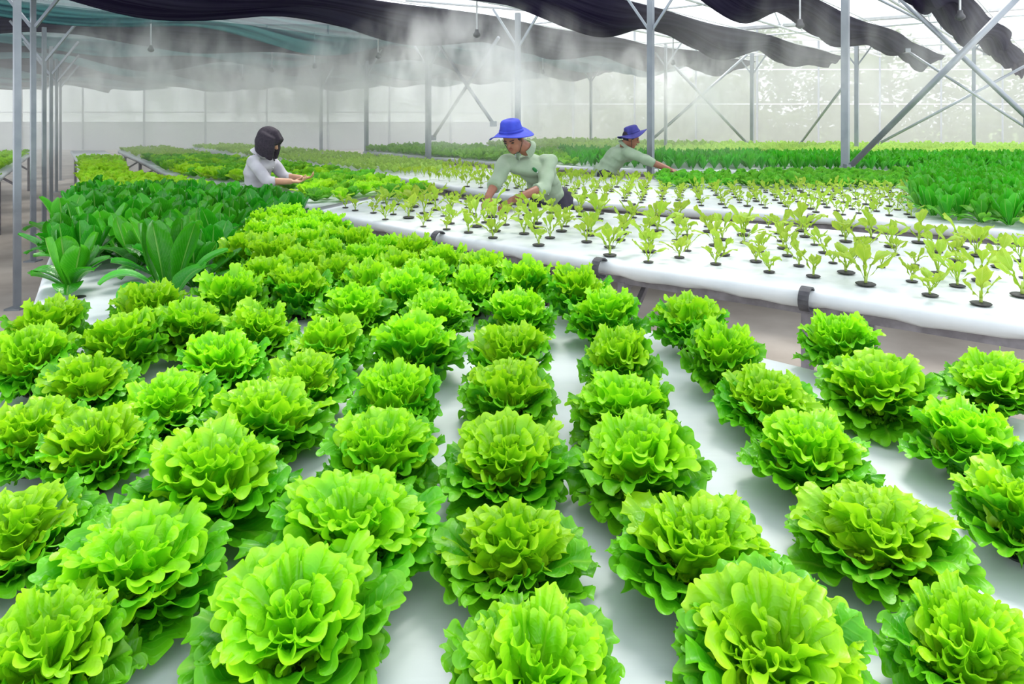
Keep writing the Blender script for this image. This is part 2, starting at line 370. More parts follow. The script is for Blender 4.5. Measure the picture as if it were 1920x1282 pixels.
bench('D', [(9.0, 7.9), (5.6, 8.35), (3.0, 8.6), (1.4, 9.0), (-0.2, 10.2), (-3.0, 13.4)], [(10.5, 10.0), (7.0, 10.3), (4.2, 10.6), (2.2, 11.2), (0.8, 12.6), (-1.6, 15.0)],
      'bench of tall dark leafy greens behind the man in the navy hat', leg_ts=[0.05, 0.5, 0.95])
bench('E', [(12, 10.9), (7.5, 11.1), (4.4, 11.5), (2.6, 12.4), (1.2, 13.8), (-0.8, 15.8)], [(15, 14.0), (10, 14.6), (6.5, 15.0), (4.6, 15.6), (3.2, 16.6), (1.2, 18.0)],
      'farthest bench of pale and orange-tinted greens along the back wall', leg_ts=[0.05, 0.5, 0.95])
bench('L', [(-3.0, 3.2), (-3.85, 4.5), (-4.75, 5.9), (-5.65, 7.3), (-7.6, 10.3), (-9.8, 13.7)], [(-5.2, 2.9), (-6.0, 4.1), (-6.9, 5.5), (-7.8, 6.9), (-9.7, 10.0), (-11.8, 13.4)],
      'leftmost bench beyond the row of steel posts', leg_ts=[0.02, 0.15, 0.3, 0.5, 0.7, 0.97])

def inside(p, poly):
    x, y = p; c = False; j = len(poly) - 1
    for i in range(len(poly)):
        a, b = poly[i], poly[j]
        if (a[1] > y) != (b[1] > y) and x < (b[0]-a[0]) * (y-a[1]) / (b[1]-a[1]) + a[0]: c = not c
        j = i
    return c
def edge_dist(p, poly):
    p = Vector(p); best = 9
    for i in range(len(poly)):
        a = Vector(poly[i]); b = Vector(poly[(i+1) % len(poly)]); ab = b - a
        t = max(0, min(1, (p-a).dot(ab) / max(1e-9, ab.dot(ab)))); best = min(best, (a + ab*t - p).length)
    return best
def proj(x, y, z): return 960 + F*x/y, HZ + F*(CAMZ - z)/y
def in_view(x, y, z=TABLE + 0.08, m=60):
    if y < 0.3: return False
    a, b = proj(x, y, z); return -m < a < 1920 + m and b < 1282 + m * 1.6
def grid_points(poly, step, jit, rng, ang=None, margin=0.06, stag=True):
    out = []
    for i in range(-90, 90):
        for j in range(-90, 90):
            p = BD * (j * step + (step/2 if (stag and i % 2) else 0)) + CD * (i * step)
            p = p + Vector((rng.uniform(-jit, jit), rng.uniform(-jit, jit))) + Vector((0.03, 0.02))
            if p.y < 0.4 or p.y > 22: continue
            if inside(p, poly) and edge_dist(p, poly) > margin and in_view(p.x, p.y): out.append(p)
    out.sort(key=lambda q: q.y)
    return out

# ------------------------------------------------------------------ leaves
def frame_leaf(th_path, L, nu):
    """centre line in the (r, z) plane from the elevation angle at each step"""
    r = z = 0.0; pts = [(0.0, 0.0)]
    for i in range(nu):
        th = th_path((i + 0.5) / nu); r += math.cos(th) * L / nu; z += math.sin(th) * L / nu; pts.append((r, z))
    return np.array(pts)
def leaf(rng, L, W, az, th0, th1, nu, nv, ruffle=0.0, teeth=0.0, cup=0.1, prof='lettuce', base_r=0.01, base_z=0.0, kf=8, mid=0.0):
    thf = lambda u: th0 + (th1 - th0) * (u ** 1.6)
    c = frame_leaf(thf, L, nu)
    u = np.linspace(0, 1, nu + 1)[:, None]; v = np.linspace(-1, 1, nv + 1)[None, :]
    U = np.repeat(u, nv + 1, 1); Vv = np.repeat(v, nu + 1, 0)
    if prof == 'lettuce': wd = (0.16 + 0.84 * np.clip(U / 0.62, 0, 1) ** 0.9) * np.sqrt(np.clip(1 - np.clip((U - 0.62) / 0.40, 0, 1) ** 2, 0.02, 1))
    elif prof == 'spoon': wd = (0.14 + 0.86 * np.clip((U - 0.1) / 0.5, 0, 1) ** 1.1) * np.sqrt(np.clip(1 - np.clip((U - 0.66) / 0.35, 0, 1) ** 2.0, 0.01, 1))
    else: wd = (0.10 + 0.90 * 1 / (1 + np.exp(-(U - 0.56) * 22))) * np.sqrt(np.clip(1 - np.clip((U - 0.70) / 0.31, 0, 1) ** 2.0, 0.01, 1))
    th = np.array([thf(min(1, max(0, i / nu))) for i in range(nu + 1)])[:, None]
    R = c[:, 0][:, None] + 0 * Vv; Z = c[:, 1][:, None] + 0 * Vv
    T = Vv * wd * W / 2
    nr, nz_ = -np.sin(th), np.cos(th)
    e = np.clip(np.maximum(np.abs(Vv), (U - 0.45) / 0.55), 0, 1) * np.clip(U / 0.25, 0, 1)
    d = cup * W * (Vv ** 2) * np.clip(U * 1.5, 0, 1)
    if mid: d = d - mid * W * np.exp(-(Vv / 0.10) ** 2)
    if ruffle:
        ang = np.arctan2(Vv * wd, (U - 0.42) * 2.0)
        p = [rng.uniform(0, 6.28) for _ in range(6)]
        f2 = kf * 3.1; s1 = np.sin(kf * ang + p[0] + 1.0 * np.sin(2 * ang + p[4])); s2 = np.sin(f2 * ang + p[1] + 2 * U + 0.5 * np.sin(3 * ang + p[5]))
        low = np.sin(3 * ang + p[3])
        d = d + ruffle * (e ** 2.0 * 0.70 * s1 + e ** 3 * 0.62 * s2 - e ** 5 * 0.5 + e ** 1.2 * 0.6 * low)
        d = d + ruffle * 0.13 * np.sin(U * 24 + 9 * np.sin(3 * Vv + p[4]) + p[5]) * np.clip(U * 2, 0, 1)
        T = T * (1 + .10 * e ** 2 * np.sin(4.5 * ang + p[5])); lat = ruffle * ((e ** 3.5) * 0.5 * np.cos(kf * ang + p[0]) + e ** 4.5 * 0.55 * np.cos(f2 * ang + p[1]))
        out_ = teeth * (e ** 7) * np.sin(f2 * 1.4 * ang + p[2])
        T = T + lat * np.abs(np.cos(ang)) + out_ * np.sin(ang) + rng.uniform(-.1, .1) * W * U ** 2
        R = R + (lat * np.abs(np.sin(ang)) + out_ * np.cos(ang)) * np.cos(th); Z = Z + (lat * np.abs(np.sin(ang)) + out_ * np.cos(ang)) * np.sin(th)
    else:
        d = d + 0.05 * W * np.sin(U * 7 + rng.uniform(0, 6)) * np.abs(Vv) * U
    R = R + nr * d; Z = Z + nz_ * d
    Z = np.maximum(Z + base_z, 0.004)
    R = R + base_r
    ca, sa = math.cos(az), math.sin(az)
    X = R * ca - T * sa; Y = R * sa + T * ca
    V = np.stack([X, Y, Z], -1).reshape(-1, 3)
    uv = np.stack([(Vv + 1) / 2, U], -1).reshape(-1, 2)
    Fc = [(i*(nv+1)+k, i*(nv+1)+k+1, (i+1)*(nv+1)+k+1, (i+1)*(nv+1)+k) for i in range(nu) for k in range(nv)]
    return V, Fc, uv
def fan_leaf(rng, L, W, az, th0, th1, nu, nv, ruffle=.01, teeth=.003, cup=.06, base_r=.01, base_z=.012, kf=7.5):
    """a fan-shaped frilly leaf: broad rounded tip, wide folds, a tight curly hem"""
    u = (np.linspace(0, 1, nu + 1) ** .8)[:, None]; vl = np.linspace(-1, 1, nv + 1); vl = np.sign(vl) * np.abs(vl) ** .85
    U = np.repeat(u, nv + 1, 1); Vv = np.repeat(vl[None, :], nu + 1, 0)
    Ue = U * (1 - .34 * np.abs(Vv) ** 2.4)
    t = np.linspace(0, 1, 65); th_ = th0 + (th1 - th0) * t ** 1.5
    rc = np.concatenate([[0], np.cumsum(np.cos(th_[1:]))]) * L / 64; zc = np.concatenate([[0], np.cumsum(np.sin(th_[1:]))]) * L / 64
    p = [rng.uniform(0, 6.28) for _ in range(8)]
    wd = .16 + .84 * np.clip(Ue / .78, 0, 1) ** 1.15
    ang = np.arctan2(Vv * wd * .62, (Ue - .30))
    e = np.clip(np.maximum(np.abs(Vv), (U - .40) / .60), 0, 1) * np.clip(U / .3, 0, 1)
    f2 = kf * 2.15
    s1 = np.sin(kf * ang + p[0] + .8 * np.sin(2 * ang + p[4])); s2 = np.sin(f2 * ang + p[1]); low = np.sin(2.6 * ang + p[3])
    amp2 = .7 + .3 * np.sin(5 * ang + p[6])
    d = cup * W * Vv ** 2 * np.clip(U * 1.5, 0, 1) + ruffle * (e ** 1.5 * .85 * low + e ** 3.0 * .50 * s1 + e ** 5 * .34 * s2 * amp2 - e ** 6 * .30)
    d = d + ruffle * .10 * np.sin(U * 19 + 6 * np.sin(2.5 * Vv + p[4]) + p[5]) * np.clip(U * 2, 0, 1)
    lat = ruffle * (e ** 4 * .26 * np.cos(kf * ang + p[0]) + e ** 6 * .20 * np.cos(f2 * ang + p[1]))
    out_ = teeth * e ** 9 * np.sin(f2 * 1.3 * ang + p[2]) + .05 * L * e ** 2 * np.sin(4.2 * ang + p[7])
    T = Vv * wd * W / 2 + lat * np.cos(ang) + out_ * np.sin(ang)
    Ud = Ue + (-lat * np.sin(ang) + out_ * np.cos(ang)) / L
    R = np.interp(Ud, t, rc) + np.clip(Ud - 1, 0, 1) * L * math.cos(th1); Z = np.interp(Ud, t, zc) + np.clip(Ud - 1, 0, 1) * L * math.sin(th1)
    th = th0 + (th1 - th0) * np.clip(Ue, 0, 1) ** 1.5
    R = R - np.sin(th) * d + base_r; Z = np.maximum(Z + np.cos(th) * d + base_z, .004)
    ca, sa = math.cos(az), math.sin(az)
    V = np.stack([R * ca - T * sa, R * sa + T * ca, Z], -1).reshape(-1, 3)
    uv = np.stack([(Vv + 1) / 2, U], -1).reshape(-1, 2)
    Fc = [(i*(nv+1)+k, i*(nv+1)+k+1, (i+1)*(nv+1)+k+1, (i+1)*(nv+1)+k) for i in range(nu) for k in range(nv)]
    return V, Fc, uv
class LB:
    def __init__(s): s.V = []; s.F = []; s.U = []; s.n = 0
    def add(s, r):
        V, Fc, uv = r; s.V.append(V); s.U.append(uv); s.F += [tuple(i + s.n for i in f) for f in Fc]; s.n += len(V)
    def build(s, name, mat, parent=None):
        return mesh_obj(name, np.concatenate(s.V), s.F, mat, parent, uv=np.concatenate(s.U))

def hide(root):
    """prototypes are moved to their first real place, never left over"""
    return root
LETTUCE_R = 0.128
def make_lettuce(seed, nu=24, nv=124):
    rng = random.Random(seed); root = empty('curly_lettuce')
    o = LB(); i = LB()
    T = [(6, 20, 20, .108, .125, 0), (7, 36, 30, .118, .125, 0), (7, 50, 38, .126, .125, 0), (7, 62, 42, .128, .115, 1), (7, 74, 50, .126, .10, 1), (6, 82, 66, .124, .085, 1), (3, 86, 84, .108, .06, 1)]
    a0 = rng.uniform(0, 6)
    for k, (n_, t0, t1, L, W, b) in enumerate(T):
        for q in range(n_):
            (i if b else o).add(fan_leaf(rng, L * rng.uniform(.86, 1.14), W * rng.uniform(.85, 1.12), a0 + 2*PI*(q + .5*(k % 2))/n_ + rng.uniform(-.28, .28),
                       math.radians(t0 + rng.uniform(-8, 8)), math.radians(t1 + rng.uniform(-18, 18)), nu, nv, .0135, .0026, .05, base_r=.010, base_z=.012, kf=rng.uniform(11, 14)))
    o.build('outer_leaves', M['lettuce_outer'], root); i.build('heart_leaves', M['lettuce_inner'], root)
    m = MB(); m.lathe([(0.0, .004), (.026, .004), (.028, .008), (.014, .012), (.012, .035), (0, .035)], 12)
    m.build('root_cup', M['cup'], root)
    kids(root); return root
def make_leafy(name, seed, n_out, n_in, L, W, mats, nu=12, nv=10, cup=0.13, parts=('outer_leaves', 'upright_leaves')):
    rng = random.Random(seed); root = empty(name); o = LB(); i = LB(); a0 = rng.uniform(0, 6)
    for q in range(n_out):
        o.add(leaf(rng, L * rng.uniform(.7, .95), W * rng.uniform(.85, 1.1), a0 + 2*PI*q/n_out + rng.uniform(-.3, .3), math.radians(rng.uniform(30, 66)),
                   math.radians(rng.uniform(-55, 40)), nu, nv, 0.0, 0, cup * .7, 'spoon', .012, .01, mid=.06))
    for q in range(n_in):
        i.add(leaf(rng, L * rng.uniform(.8, 1.1), W * rng.uniform(.85, 1.1), a0 + 2*PI*q/n_in + rng.uniform(-.3, .3), math.radians(rng.uniform(60, 88)),
                   math.radians(rng.uniform(45, 92)), nu, nv, 0.0, 0, cup, 'spoon', .01, .012, mid=.06))
    o.build(parts[0], mats[0], root); i.build(parts[1], mats[1], root)
    kids(root); return root
def make_seedling(seed, h=0.11, nl=5, mat='seedling'):
    rng = random.Random(seed); root = empty('lettuce_seedling'); a0 = rng.uniform(0, 6); lb = LB()
    lean = rng.uniform(0, 6)
    for q in range(nl):
        e0 = rng.uniform(42, 82)
        lb.add(leaf(rng, h * rng.uniform(.6, 1.3), h * rng.uniform(.34, .50), a0 + 2*PI*q/nl + rng.uniform(-.4, .4), math.radians(e0),
                    math.radians(rng.uniform(-25, 65)), 10, 7, 0.006, 0, .12, 'stalk', .004, .02, kf=3))
    lb.build('leaves', M[mat], root)
    m = MB(); m.tube([(0, 0, 0), (.002, 0, .025), (.001, .001, .04)], [.004, .0045, .003], 7); m.build('stem', M['seedling_stem'], root, smooth=True)
    m = MB(); m.lathe([(0, .003), (.024, .003), (.027, .006), (.024, .008), (.006, .009), (0, .009)], 12); m.build('root_cup', M['cup'], root)
    kids(root); return root
def low_plant(name, seed, nl, L, W, mat, th=(25, 85), ruffle=0.006, nu=5, nv=8, prof='lettuce'):
    rng = random.Random(seed); lb = LB()
    for q in range(nl):
        t = math.radians(rng.uniform(*th)); lb.add(leaf(rng, L * rng.uniform(.8, 1.2), W * rng.uniform(.8, 1.2), 2.4 * q + rng.uniform(-.4, .4), t, t + math.radians(rng.uniform(-30, 12)),
                                                    nu, nv, ruffle, 0, .15, prof, .006, .008, kf=5))
    return lb.build(name, M[mat])
class Pool:
    """prototypes; the first use of each moves the prototype itself"""
    def __init__(s, protos): s.p = protos; s.used = [False] * len(protos)
    def place(s, x, y, z, rz, sc, rng, scz=None):
        k = rng.randrange(len(s.p)) if all(s.used) else s.used.index(False)
        if s.used[k]: o = copy_tree(s.p[k])
        else: o = s.p[k]; s.used[k] = True
        o.location = (x, y, z); o.rotation_euler = (0, 0, rz); o.scale = (sc, sc, scz or sc); return o

# ------------------------------------------------------------------ curly lettuces on the near bench
ORD = ['first', 'second', 'third', 'fourth', 'fifth', 'sixth', 'seventh', 'eighth', 'ninth', 'tenth', 'eleventh', 'twelfth']
rows = [
 [(75, 1268, 290), (555, 1185, 360), (990, 1290, 350), (1450, 1245, 380), (1810, 1250, 280)],
 [(45, 1015, 250), (250, 1085, 320), (660, 1010, 320), (965, 1055, 300), (1310, 1055, 330), (1650, 1025, 310), (1905, 985, 230)],
 [(60, 840, 180), (190, 865, 200), (385, 930, 290), (710, 872, 230), (950, 885, 255), (1210, 895, 265), (1515, 872, 235), (1815, 850, 215)],
 [(165, 730, 165), (320, 775, 180), (490, 810, 220), (740, 770, 180), (955, 760, 190), (1175, 790, 215), (1435, 768, 195), (1650, 748, 220), (1870, 735, 185)],
 [(65, 700, 150), (420, 705, 160), (575, 735, 170), (780, 680, 180), (960, 690, 165), (1170, 700, 155), (1345, 692, 150), (1580, 668, 150)],
 [(90, 640, 140), (245, 670, 150), (345, 632, 140), (480, 640, 140), (612, 672, 155), (665, 600, 140), (820, 612, 145), (972, 612, 150), (1135, 615, 150), (1293, 628, 150)],
]
def ordw(n):
    ones = ['', 'first', 'second', 'third', 'fourth', 'fifth', 'sixth', 'seventh', 'eighth', 'ninth', 'tenth', 'eleventh', 'twelfth', 'thirteenth', 'fourteenth', 'fifteenth', 'sixteenth', 'seventeenth', 'eighteenth', 'nineteenth']
    if n < 20: return ones[n]
    t = {2: 'twent', 3: 'thirt', 4: 'fort', 5: 'fift', 6: 'sixt'}[n // 10]
    return t + ('ieth' if n % 10 == 0 else 'y-' + ones[n % 10])
def rows_label(objs, key, fmt, rowname):
    # objs: (object, point); rows run along the bench, numbered from the edge nearest the camera
    rows_ = {}
    for o, p in objs: rows_.setdefault(p_row(p, key), []).append((o, p))
    for r, k_ in enumerate(sorted(rows_)):
        for n_, (o, p) in enumerate(sorted(rows_[k_], key=lambda t: t[1].x / t[1].y)):
            o['label'] = fmt % (ordw(n_ + 1), ordw(r + 1))
def p_row(p, step): return round((p.x * CD.x + p.y * CD.y - 0.035) / step)
RN = ['front', 'second', 'third', 'fourth', 'fifth', 'sixth']
lrng = random.Random(11)
lpool = Pool([make_lettuce(100 + k) for k in range(5)])
placed = []
for ri, row in enumerate(rows):
    row = sorted(row)
    for qi, (px, py, wpx) in enumerate(row):
        q = P(px, py, 0.856); s_ = F / q.y; R_ = max(.088, min(.14, wpx / s_ / 2))
        sc = R_ / LETTUCE_R
        o = lpool.place(q.x, q.y, TABLE, lrng.uniform(0, 6.28), sc * (1.20 if px < 700 else 1.12), lrng, scz=max(.98, sc) * lrng.uniform(1.0, 1.14) * (1.12 if q.y > 1.6 else (.84 if q.y < 1.1 else .94)))
        placed.append((q.x, q.y, R_)); o.rotation_euler = (lrng.uniform(-.14, .14), lrng.uniform(-.14, .14), o.rotation_euler[2]); o.location.z += .004
        nn = len(row)
        if qi < (nn + 1) // 2: pos = ('leftmost' if qi == 0 else ORD[qi] + ' from the left')
        else: pos = ('rightmost' if qi == nn - 1 else ORD[nn - 1 - qi] + ' from the right')
        tag(o, 'curly lettuce head, %s in %s row of near bench' % (pos, 'the ' + RN[ri]), 'lettuce', 'curly lettuce heads on the near bench')
lett_poly = [Vector(p) for p in [(-1.62, 2.02), (-1.42, 1.9), (-1.25, 1.5), (-0.9, 0.9), (1.4, 0.9), (1.05, 1.62), (0.33, 2.25), (-0.43, 2.92), (-0.95, 3.55), (-1.22, 4.12), (-1.35, 4.1), (-1.45, 3.6), (-1.25, 3.1), (-1.08, 2.72), (-.93, 2.28), (-1.12, 2.16), (-1.3, 2.08)]]
extra = 0; exl = []
for p in grid_points(POLY['A'], 0.205, 0.02, lrng, margin=0.03):
    if not inside(p, lett_poly): continue
    if p.y < 1.9 and p.x < 0.9 and proj(p.x, p.y, .86)[1] > 640: continue
    if any((p.x - a) ** 2 + (p.y - b) ** 2 < (R_ + .085) ** 2 * 0.85 for a, b, R_ in placed): continue
    sc = lrng.uniform(.98, 1.12)
    if 1022 < proj(p.x, p.y, .86)[0] < 1068 and proj(p.x, p.y, .86)[1] < 600: continue
    o = lpool.place(p.x, p.y, TABLE, lrng.uniform(0, 6.28), sc, lrng, scz=sc * 1.28); extra += 1
    placed.append((p.x, p.y, .1)); exl.append((o, p))
    tag(o, 'x', 'lettuce', 'curly lettuce heads crowded at the back of the near bench')
rows_label(exl, 0.205, 'crowded curly lettuce, %s from left in %s line behind the big front heads', '')
print('LETTUCE', len(placed), extra)

# ------------------------------------------------------------------ dark leafy greens on the near bench
rrng = random.Random(5)
rm = (M['romaine'], M['romaine']); rm2 = (M['romaine'], M['romaine_light']); dkl = []
rpool = Pool([make_leafy('dark_leafy_plant', 300 + k, 6, 5, 0.225, 0.098, (rm, rm, rm2)[k % 3], nu=10, nv=8) for k in range(7)])
hero = make_leafy('dark_leafy_plant', 900, 6, 6, 0.29, 0.090, (M['romaine_light'], M['romaine']), nu=18, nv=14)
q = P(318, 572, TABLE); hero.location = q; hero.scale = (1.12, 1.12, 1.15); tag(hero, 'tall dark green leafy plant standing up at the front of the dark bed', 'leafy vegetable')
hero2 = make_leafy('dark_leafy_plant', 907, 7, 4, 0.21, 0.115, (M['romaine'], M['romaine_light']), nu=18, nv=14)
q2 = P(118, 545, TABLE); hero2.location = q2 + Vector((.03, 0, 0)); tag(hero2, 'spreading broad-leaved green plant at the front left corner of the dark bed', 'leafy vegetable')
dark_poly = [Vector(p) for p in [(-1.95, 2.6), (-1.5, 2.75), (-1.2, 2.62), (-1.12, 2.75), (-1.28, 3.1), (-1.50, 3.6), (-1.42, 4.1), (-1.3, 4.2), (-1.8, 5.0), (-2.3, 5.65), (-3.0, 5.75), (-3.55, 5.55), (-3.35, 5.1), (-2.2, 3.25), (-1.9, 2.75)]]
hp = [(hero.location.x, hero.location.y), (hero2.location.x, hero2.location.y)]
nd = 0
for p in grid_points(POLY['A'], 0.195, 0.025, rrng, margin=0.05):
    if not inside(p, dark_poly): continue
    if any((p.x-a)**2 + (p.y-b)**2 < .17**2 for a, b in hp): continue
    if any((p.x - a) ** 2 + (p.y - b) ** 2 < .12 ** 2 for a, b, R_ in placed): continue
    sc = rrng.uniform(.85, 1.1) * (1.08 if p.y < 4 else (.95 if p.y < 4.9 else .78))
    o = rpool.place(p.x, p.y, TABLE, rrng.uniform(0, 6.28), sc, rrng); nd += 1; dkl.append((o, p))
    where = 'in the front ranks' if p.y < 3.6 else ('in the middle ranks' if p.y < 5.4 else 'in the rear ranks')
    tag(o, 'dark green leafy plant with pale midribs %s of the dark bed' % where, 'leafy vegetable', 'dark leafy plants %s' % where)
rows_label(dkl, 0.195, 'dark green leafy plant, %s from left in %s lengthwise row of dark bed', '')
print('DARK', nd)
for k, (px, py, lb_) in enumerate(((92, 588, 'leftmost empty black planting hole in the white sheet of the near bench'), (150, 594, 'empty black planting hole nearest the curly lettuce on the near bench'), (148, 557, 'empty black planting hole beside the spreading broad-leaved plant'))):
    q = P(px, py, TABLE); m = MB(); m.lathe([(0, .004), (.018, .004), (.024, .002), (.025, .0005)], 14)
    o = m.build('planting_hole', M['cup'], loc=(q.x, q.y, TABLE)); tag(o, lb_, 'planting hole')

# ------------------------------------------------------------------ seedlings
srng = random.Random(21)
spool = Pool([make_seedling(500 + k, 0.098, 4 + k % 3) for k in range(7)])
pts = grid_points(POLY['B'], 0.20, 0.035, srng, margin=0.09)
MAN_SPOTS = [(-0.16, 4.93), (-0.03, 4.96), (0.1, 5.05)]
ns = 0; sdl = []
for p in pts:
    if any((p.x-a)**2 + (p.y-b)**2 < .10**2 for a, b in MAN_SPOTS): continue
    px, py = proj(p.x, p.y, TABLE)
    if px < 800 and p.y > 5.55 and p.x < -0.75: continue
    sc = srng.choice((.75, .95, 1.1, 1.25, 1.4)) * srng.uniform(.9, 1.1)
    o = spool.place(p.x, p.y, TABLE, srng.uniform(0, 6.28), sc, srng); ns += 1; sdl.append((o, p))
    d = edge_dist(p, POLY['B'])
    if p.y < 3.6 and d < .25: w_ = 'in the row nearest the clipped edge'
    elif p.x < 0: w_ = 'left of the man in the bright blue hat' if px < 915 else 'in front of the man in the bright blue hat'
    elif px > 1500: w_ = 'toward the right end'
    else: w_ = 'in the middle'
    tag(o, 'yellow-green lettuce seedling %s of the first seedling bench' % w_, 'seedling', 'seedlings %s of the first seedling bench' % w_)
rows_label(sdl, 0.20, 'yellow-green seedling, %s from left in %s row back from the clipped bench edge', '')
print('SEED B', ns)
spool2 = Pool([make_seedling(600 + k, 0.085, 4) for k in range(5)])
pC = grid_points(POLY['C'], 0.175, 0.025, srng, margin=0.07)
pC = [p for p in pC]
curlyC = []; seedC = []; romC = []; paleC = [p for p in pC if p.x < -.9 and p.y > 8.2]; pC = [p for p in pC if not (p.x < -.9 and p.y > 8.2)]
for p in pC:
    px, py = proj(p.x, p.y, TABLE)
    if px > 1722 - (py - 340) * 0.15 and py > 325: romC.append(p)
    elif px > 1235 and p.y > 6.45: curlyC.append(p)
    else: seedC.append(p)
left_ = 300 - ns
scl = []
for i, p in enumerate(seedC[:left_]):
    sc = srng.uniform(.8, 1.15); o = spool2.place(p.x, p.y, TABLE, srng.uniform(0, 6.28), sc, srng, scz=sc * 1.15)
    scl.append((o, p))
    tag(o, 'small yellow-green seedling on the second seedling bench', 'seedling', 'seedlings on the second seedling bench')
rows_label(scl, 0.175, 'small seedling, %s from left in %s row of second seedling bench', '')
rest_seed = seedC[left_:]
print('SEED C', len(seedC), 'curlyC', len(curlyC), 'rom', len(romC))
rp2 = Pool([make_leafy('upright_romaine', 700 + k, 5, 7, 0.20, 0.075, (M['green_mid'], M['romaine_light']), nu=8, nv=6) for k in range(4)])
rml = []
for p in romC:
    sc = srng.uniform(.85, 1.1); o = rp2.place(p.x, p.y, TABLE, srng.uniform(0, 6.28), sc, srng)
    rml.append((o, p))
    tag(o, 'upright green romaine plant on the right end of the second seedling bench', 'leafy vegetable', 'romaine plants at the right end of the second seedling bench')
rows_label(rml, 0.175, 'upright green romaine, %s from left in %s row at the right bench end', '')
lowcur = Pool([low_plant('leafy_lettuce', 800 + k, 14, .10, .09, 'green_mid') for k in range(5)])
for k in lowcur.p: KIDS[k.name] = []
ccl = []
for p in curlyC:
    sc = srng.uniform(.9, 1.2); o = lowcur.place(p.x, p.y, TABLE, srng.uniform(0, 6.28), sc, srng)
    ccl.append((o, p))
    tag(o, 'bushy green lettuce on the back half of the second seedling bench', 'lettuce', 'bushy lettuces behind the second seedling rows')
rows_label(ccl, 0.175, 'bushy green lettuce, %s from left in %s row behind second bench seedlings', '')
# mid bench by the woman
mdl = []
pM = grid_points(POLY['M'], 0.19, 0.03, srng, margin=0.05)
pM += [p for p in grid_points(POLY['B'], 0.19, 0.03, srng, margin=0.05) if proj(p.x, p.y, TABLE)[0] < 800 and p.y > 5.5 and p.x < -0.72]
lowmid = Pool([low_plant('leafy_lettuce', 850 + k, 15, .115, .095, ('green_mid', 'lime', 'fresh')[k % 3]) for k in range(6)])
for k in lowmid.p: KIDS[k.name] = []
HANDW = (-1.88, 6.0)
nM = 0; restM = []
for p in pM:
    if p.y > 10.5: restM.append(p); continue
    sc = srng.uniform(.85, 1.15); nM += 1
    o = lowmid.place(p.x, p.y, TABLE, srng.uniform(0, 6.28), sc, srng)
    mdl.append((o, p)); w_ = 'beside the woman in white' if p.y < 7.2 else 'on the far stretch of the bench behind the woman'
    tag(o, 'green leafy lettuce %s' % w_, 'lettuce', 'green lettuces ' + w_)
rows_label(mdl, 0.19, 'green lettuce, %s from left in %s row of the bench the woman works at', '')
print('MID', nM, len(restM))
# lime bench A2 and left bench L: individuals near, the rest as one mass each
def mass(name, pts, protos, label, cat, rng, sc=(0.85, 1.15), scz=1.0):
    """beyond the three hundred largest: one object"""
    V = []; Fc = []; U = []; n_ = 0
    data = []
    for pr in protos:
        me = pr.data; v = np.zeros(len(me.vertices) * 3); me.vertices.foreach_get('co', v); v = v.reshape(-1, 3)
        f = np.array([list(p.vertices) for p in me.polygons]); li = np.zeros(len(me.loops), dtype=np.int32); me.loops.foreach_get('vertex_index', li)
        uvl = np.zeros(len(me.loops) * 2); me.uv_layers[0].data.foreach_get('uv', uvl); uv = np.zeros((len(v), 2)); uv[li] = uvl.reshape(-1, 2)
        data.append((v, f, uv))
    for p in pts:
        v, f, uv = data[rng.randrange(len(data))]; a = rng.uniform(0, 6.28); s = rng.uniform(*sc); c_, s_ = math.cos(a) * s, math.sin(a) * s
        w_ = np.stack([v[:, 0] * c_ - v[:, 1] * s_ + p.x, v[:, 0] * s_ + v[:, 1] * c_ + p.y, v[:, 2] * s * scz + TABLE], -1)
        V.append(w_); Fc.append(f + n_); U.append(uv); n_ += len(v)
    if not V: return None
    Fc = np.concatenate(Fc).tolist()
    o = mesh_obj(name, np.concatenate(V), Fc, protos[0].data.materials[0], uv=np.concatenate(U))
    return tag(o, label, cat, kind='stuff')
def proto_set(base, seed, n_, **kw):
    return [low_plant(base, seed + k, **kw) for k in range(n_)]
def drop(ps):
    for p in ps: bpy.data.objects.remove(p)
tmp = proto_set('leafy_lettuce', 1000, 3, nl=7, L=.085, W=.075, mat='lime', nu=3, nv=4)
limeP = sorted([p for p in grid_points(POLY['A'], 0.14, 0.02, srng, margin=0.04) if p.y > 5.55 and not inside(p, dark_poly)] + grid_points(POLY['A2'], 0.13, 0.02, srng, margin=0.04), key=lambda q: q.y)
limep = Pool(proto_set('lime_lettuce', 1010, 4, nl=11, L=.09, W=.08, mat='lime', nu=4, nv=5))
for k in limep.p: KIDS[k.name] = []
lml = []
for p in limeP[:280]:
    o = limep.place(p.x, p.y, TABLE, srng.uniform(0, 6.28), srng.uniform(.9, 1.15), srng)
    lml.append((o, p))
    tag(o, 'bright lime lettuce behind the dark leafy bed, along the post row', 'lettuce', 'lime lettuces on the narrow bench')
if len(limeP) > 280: mass('lime_lettuces', limeP[280:], tmp, 'distant bright lime lettuces at the far end of the narrow bench', 'lettuce', srng)
rows_label([t for t in lml if inside(t[1], POLY['A'])], 0.14, 'lime lettuce, %s from left in %s row just behind the dark leafy bed', '')
rows_label([t for t in lml if not inside(t[1], POLY['A'])], 0.13, 'distant lime lettuce, %s from left in %s row of narrow post-side bench', '')
LP = grid_points(POLY['L'], 0.17, 0.03, srng, margin=0.05)
lfl = []
for i, p in enumerate(LP[:60]):
    o = limep.place(p.x, p.y, TABLE, srng.uniform(0, 6.28), srng.uniform(.9, 1.3), srng)
    lfl.append((o, p))
    tag(o, 'pale lime lettuce on the leftmost bench beyond the steel posts', 'lettuce', 'lime lettuces on the leftmost bench')
rows_label(lfl, 0.17, 'pale lime lettuce, %s from left in %s row of the leftmost bench', '')
mass('pale_lettuces', LP[60:], tmp, 'distant lime lettuces on the far part of the leftmost bench', 'lettuce', srng)
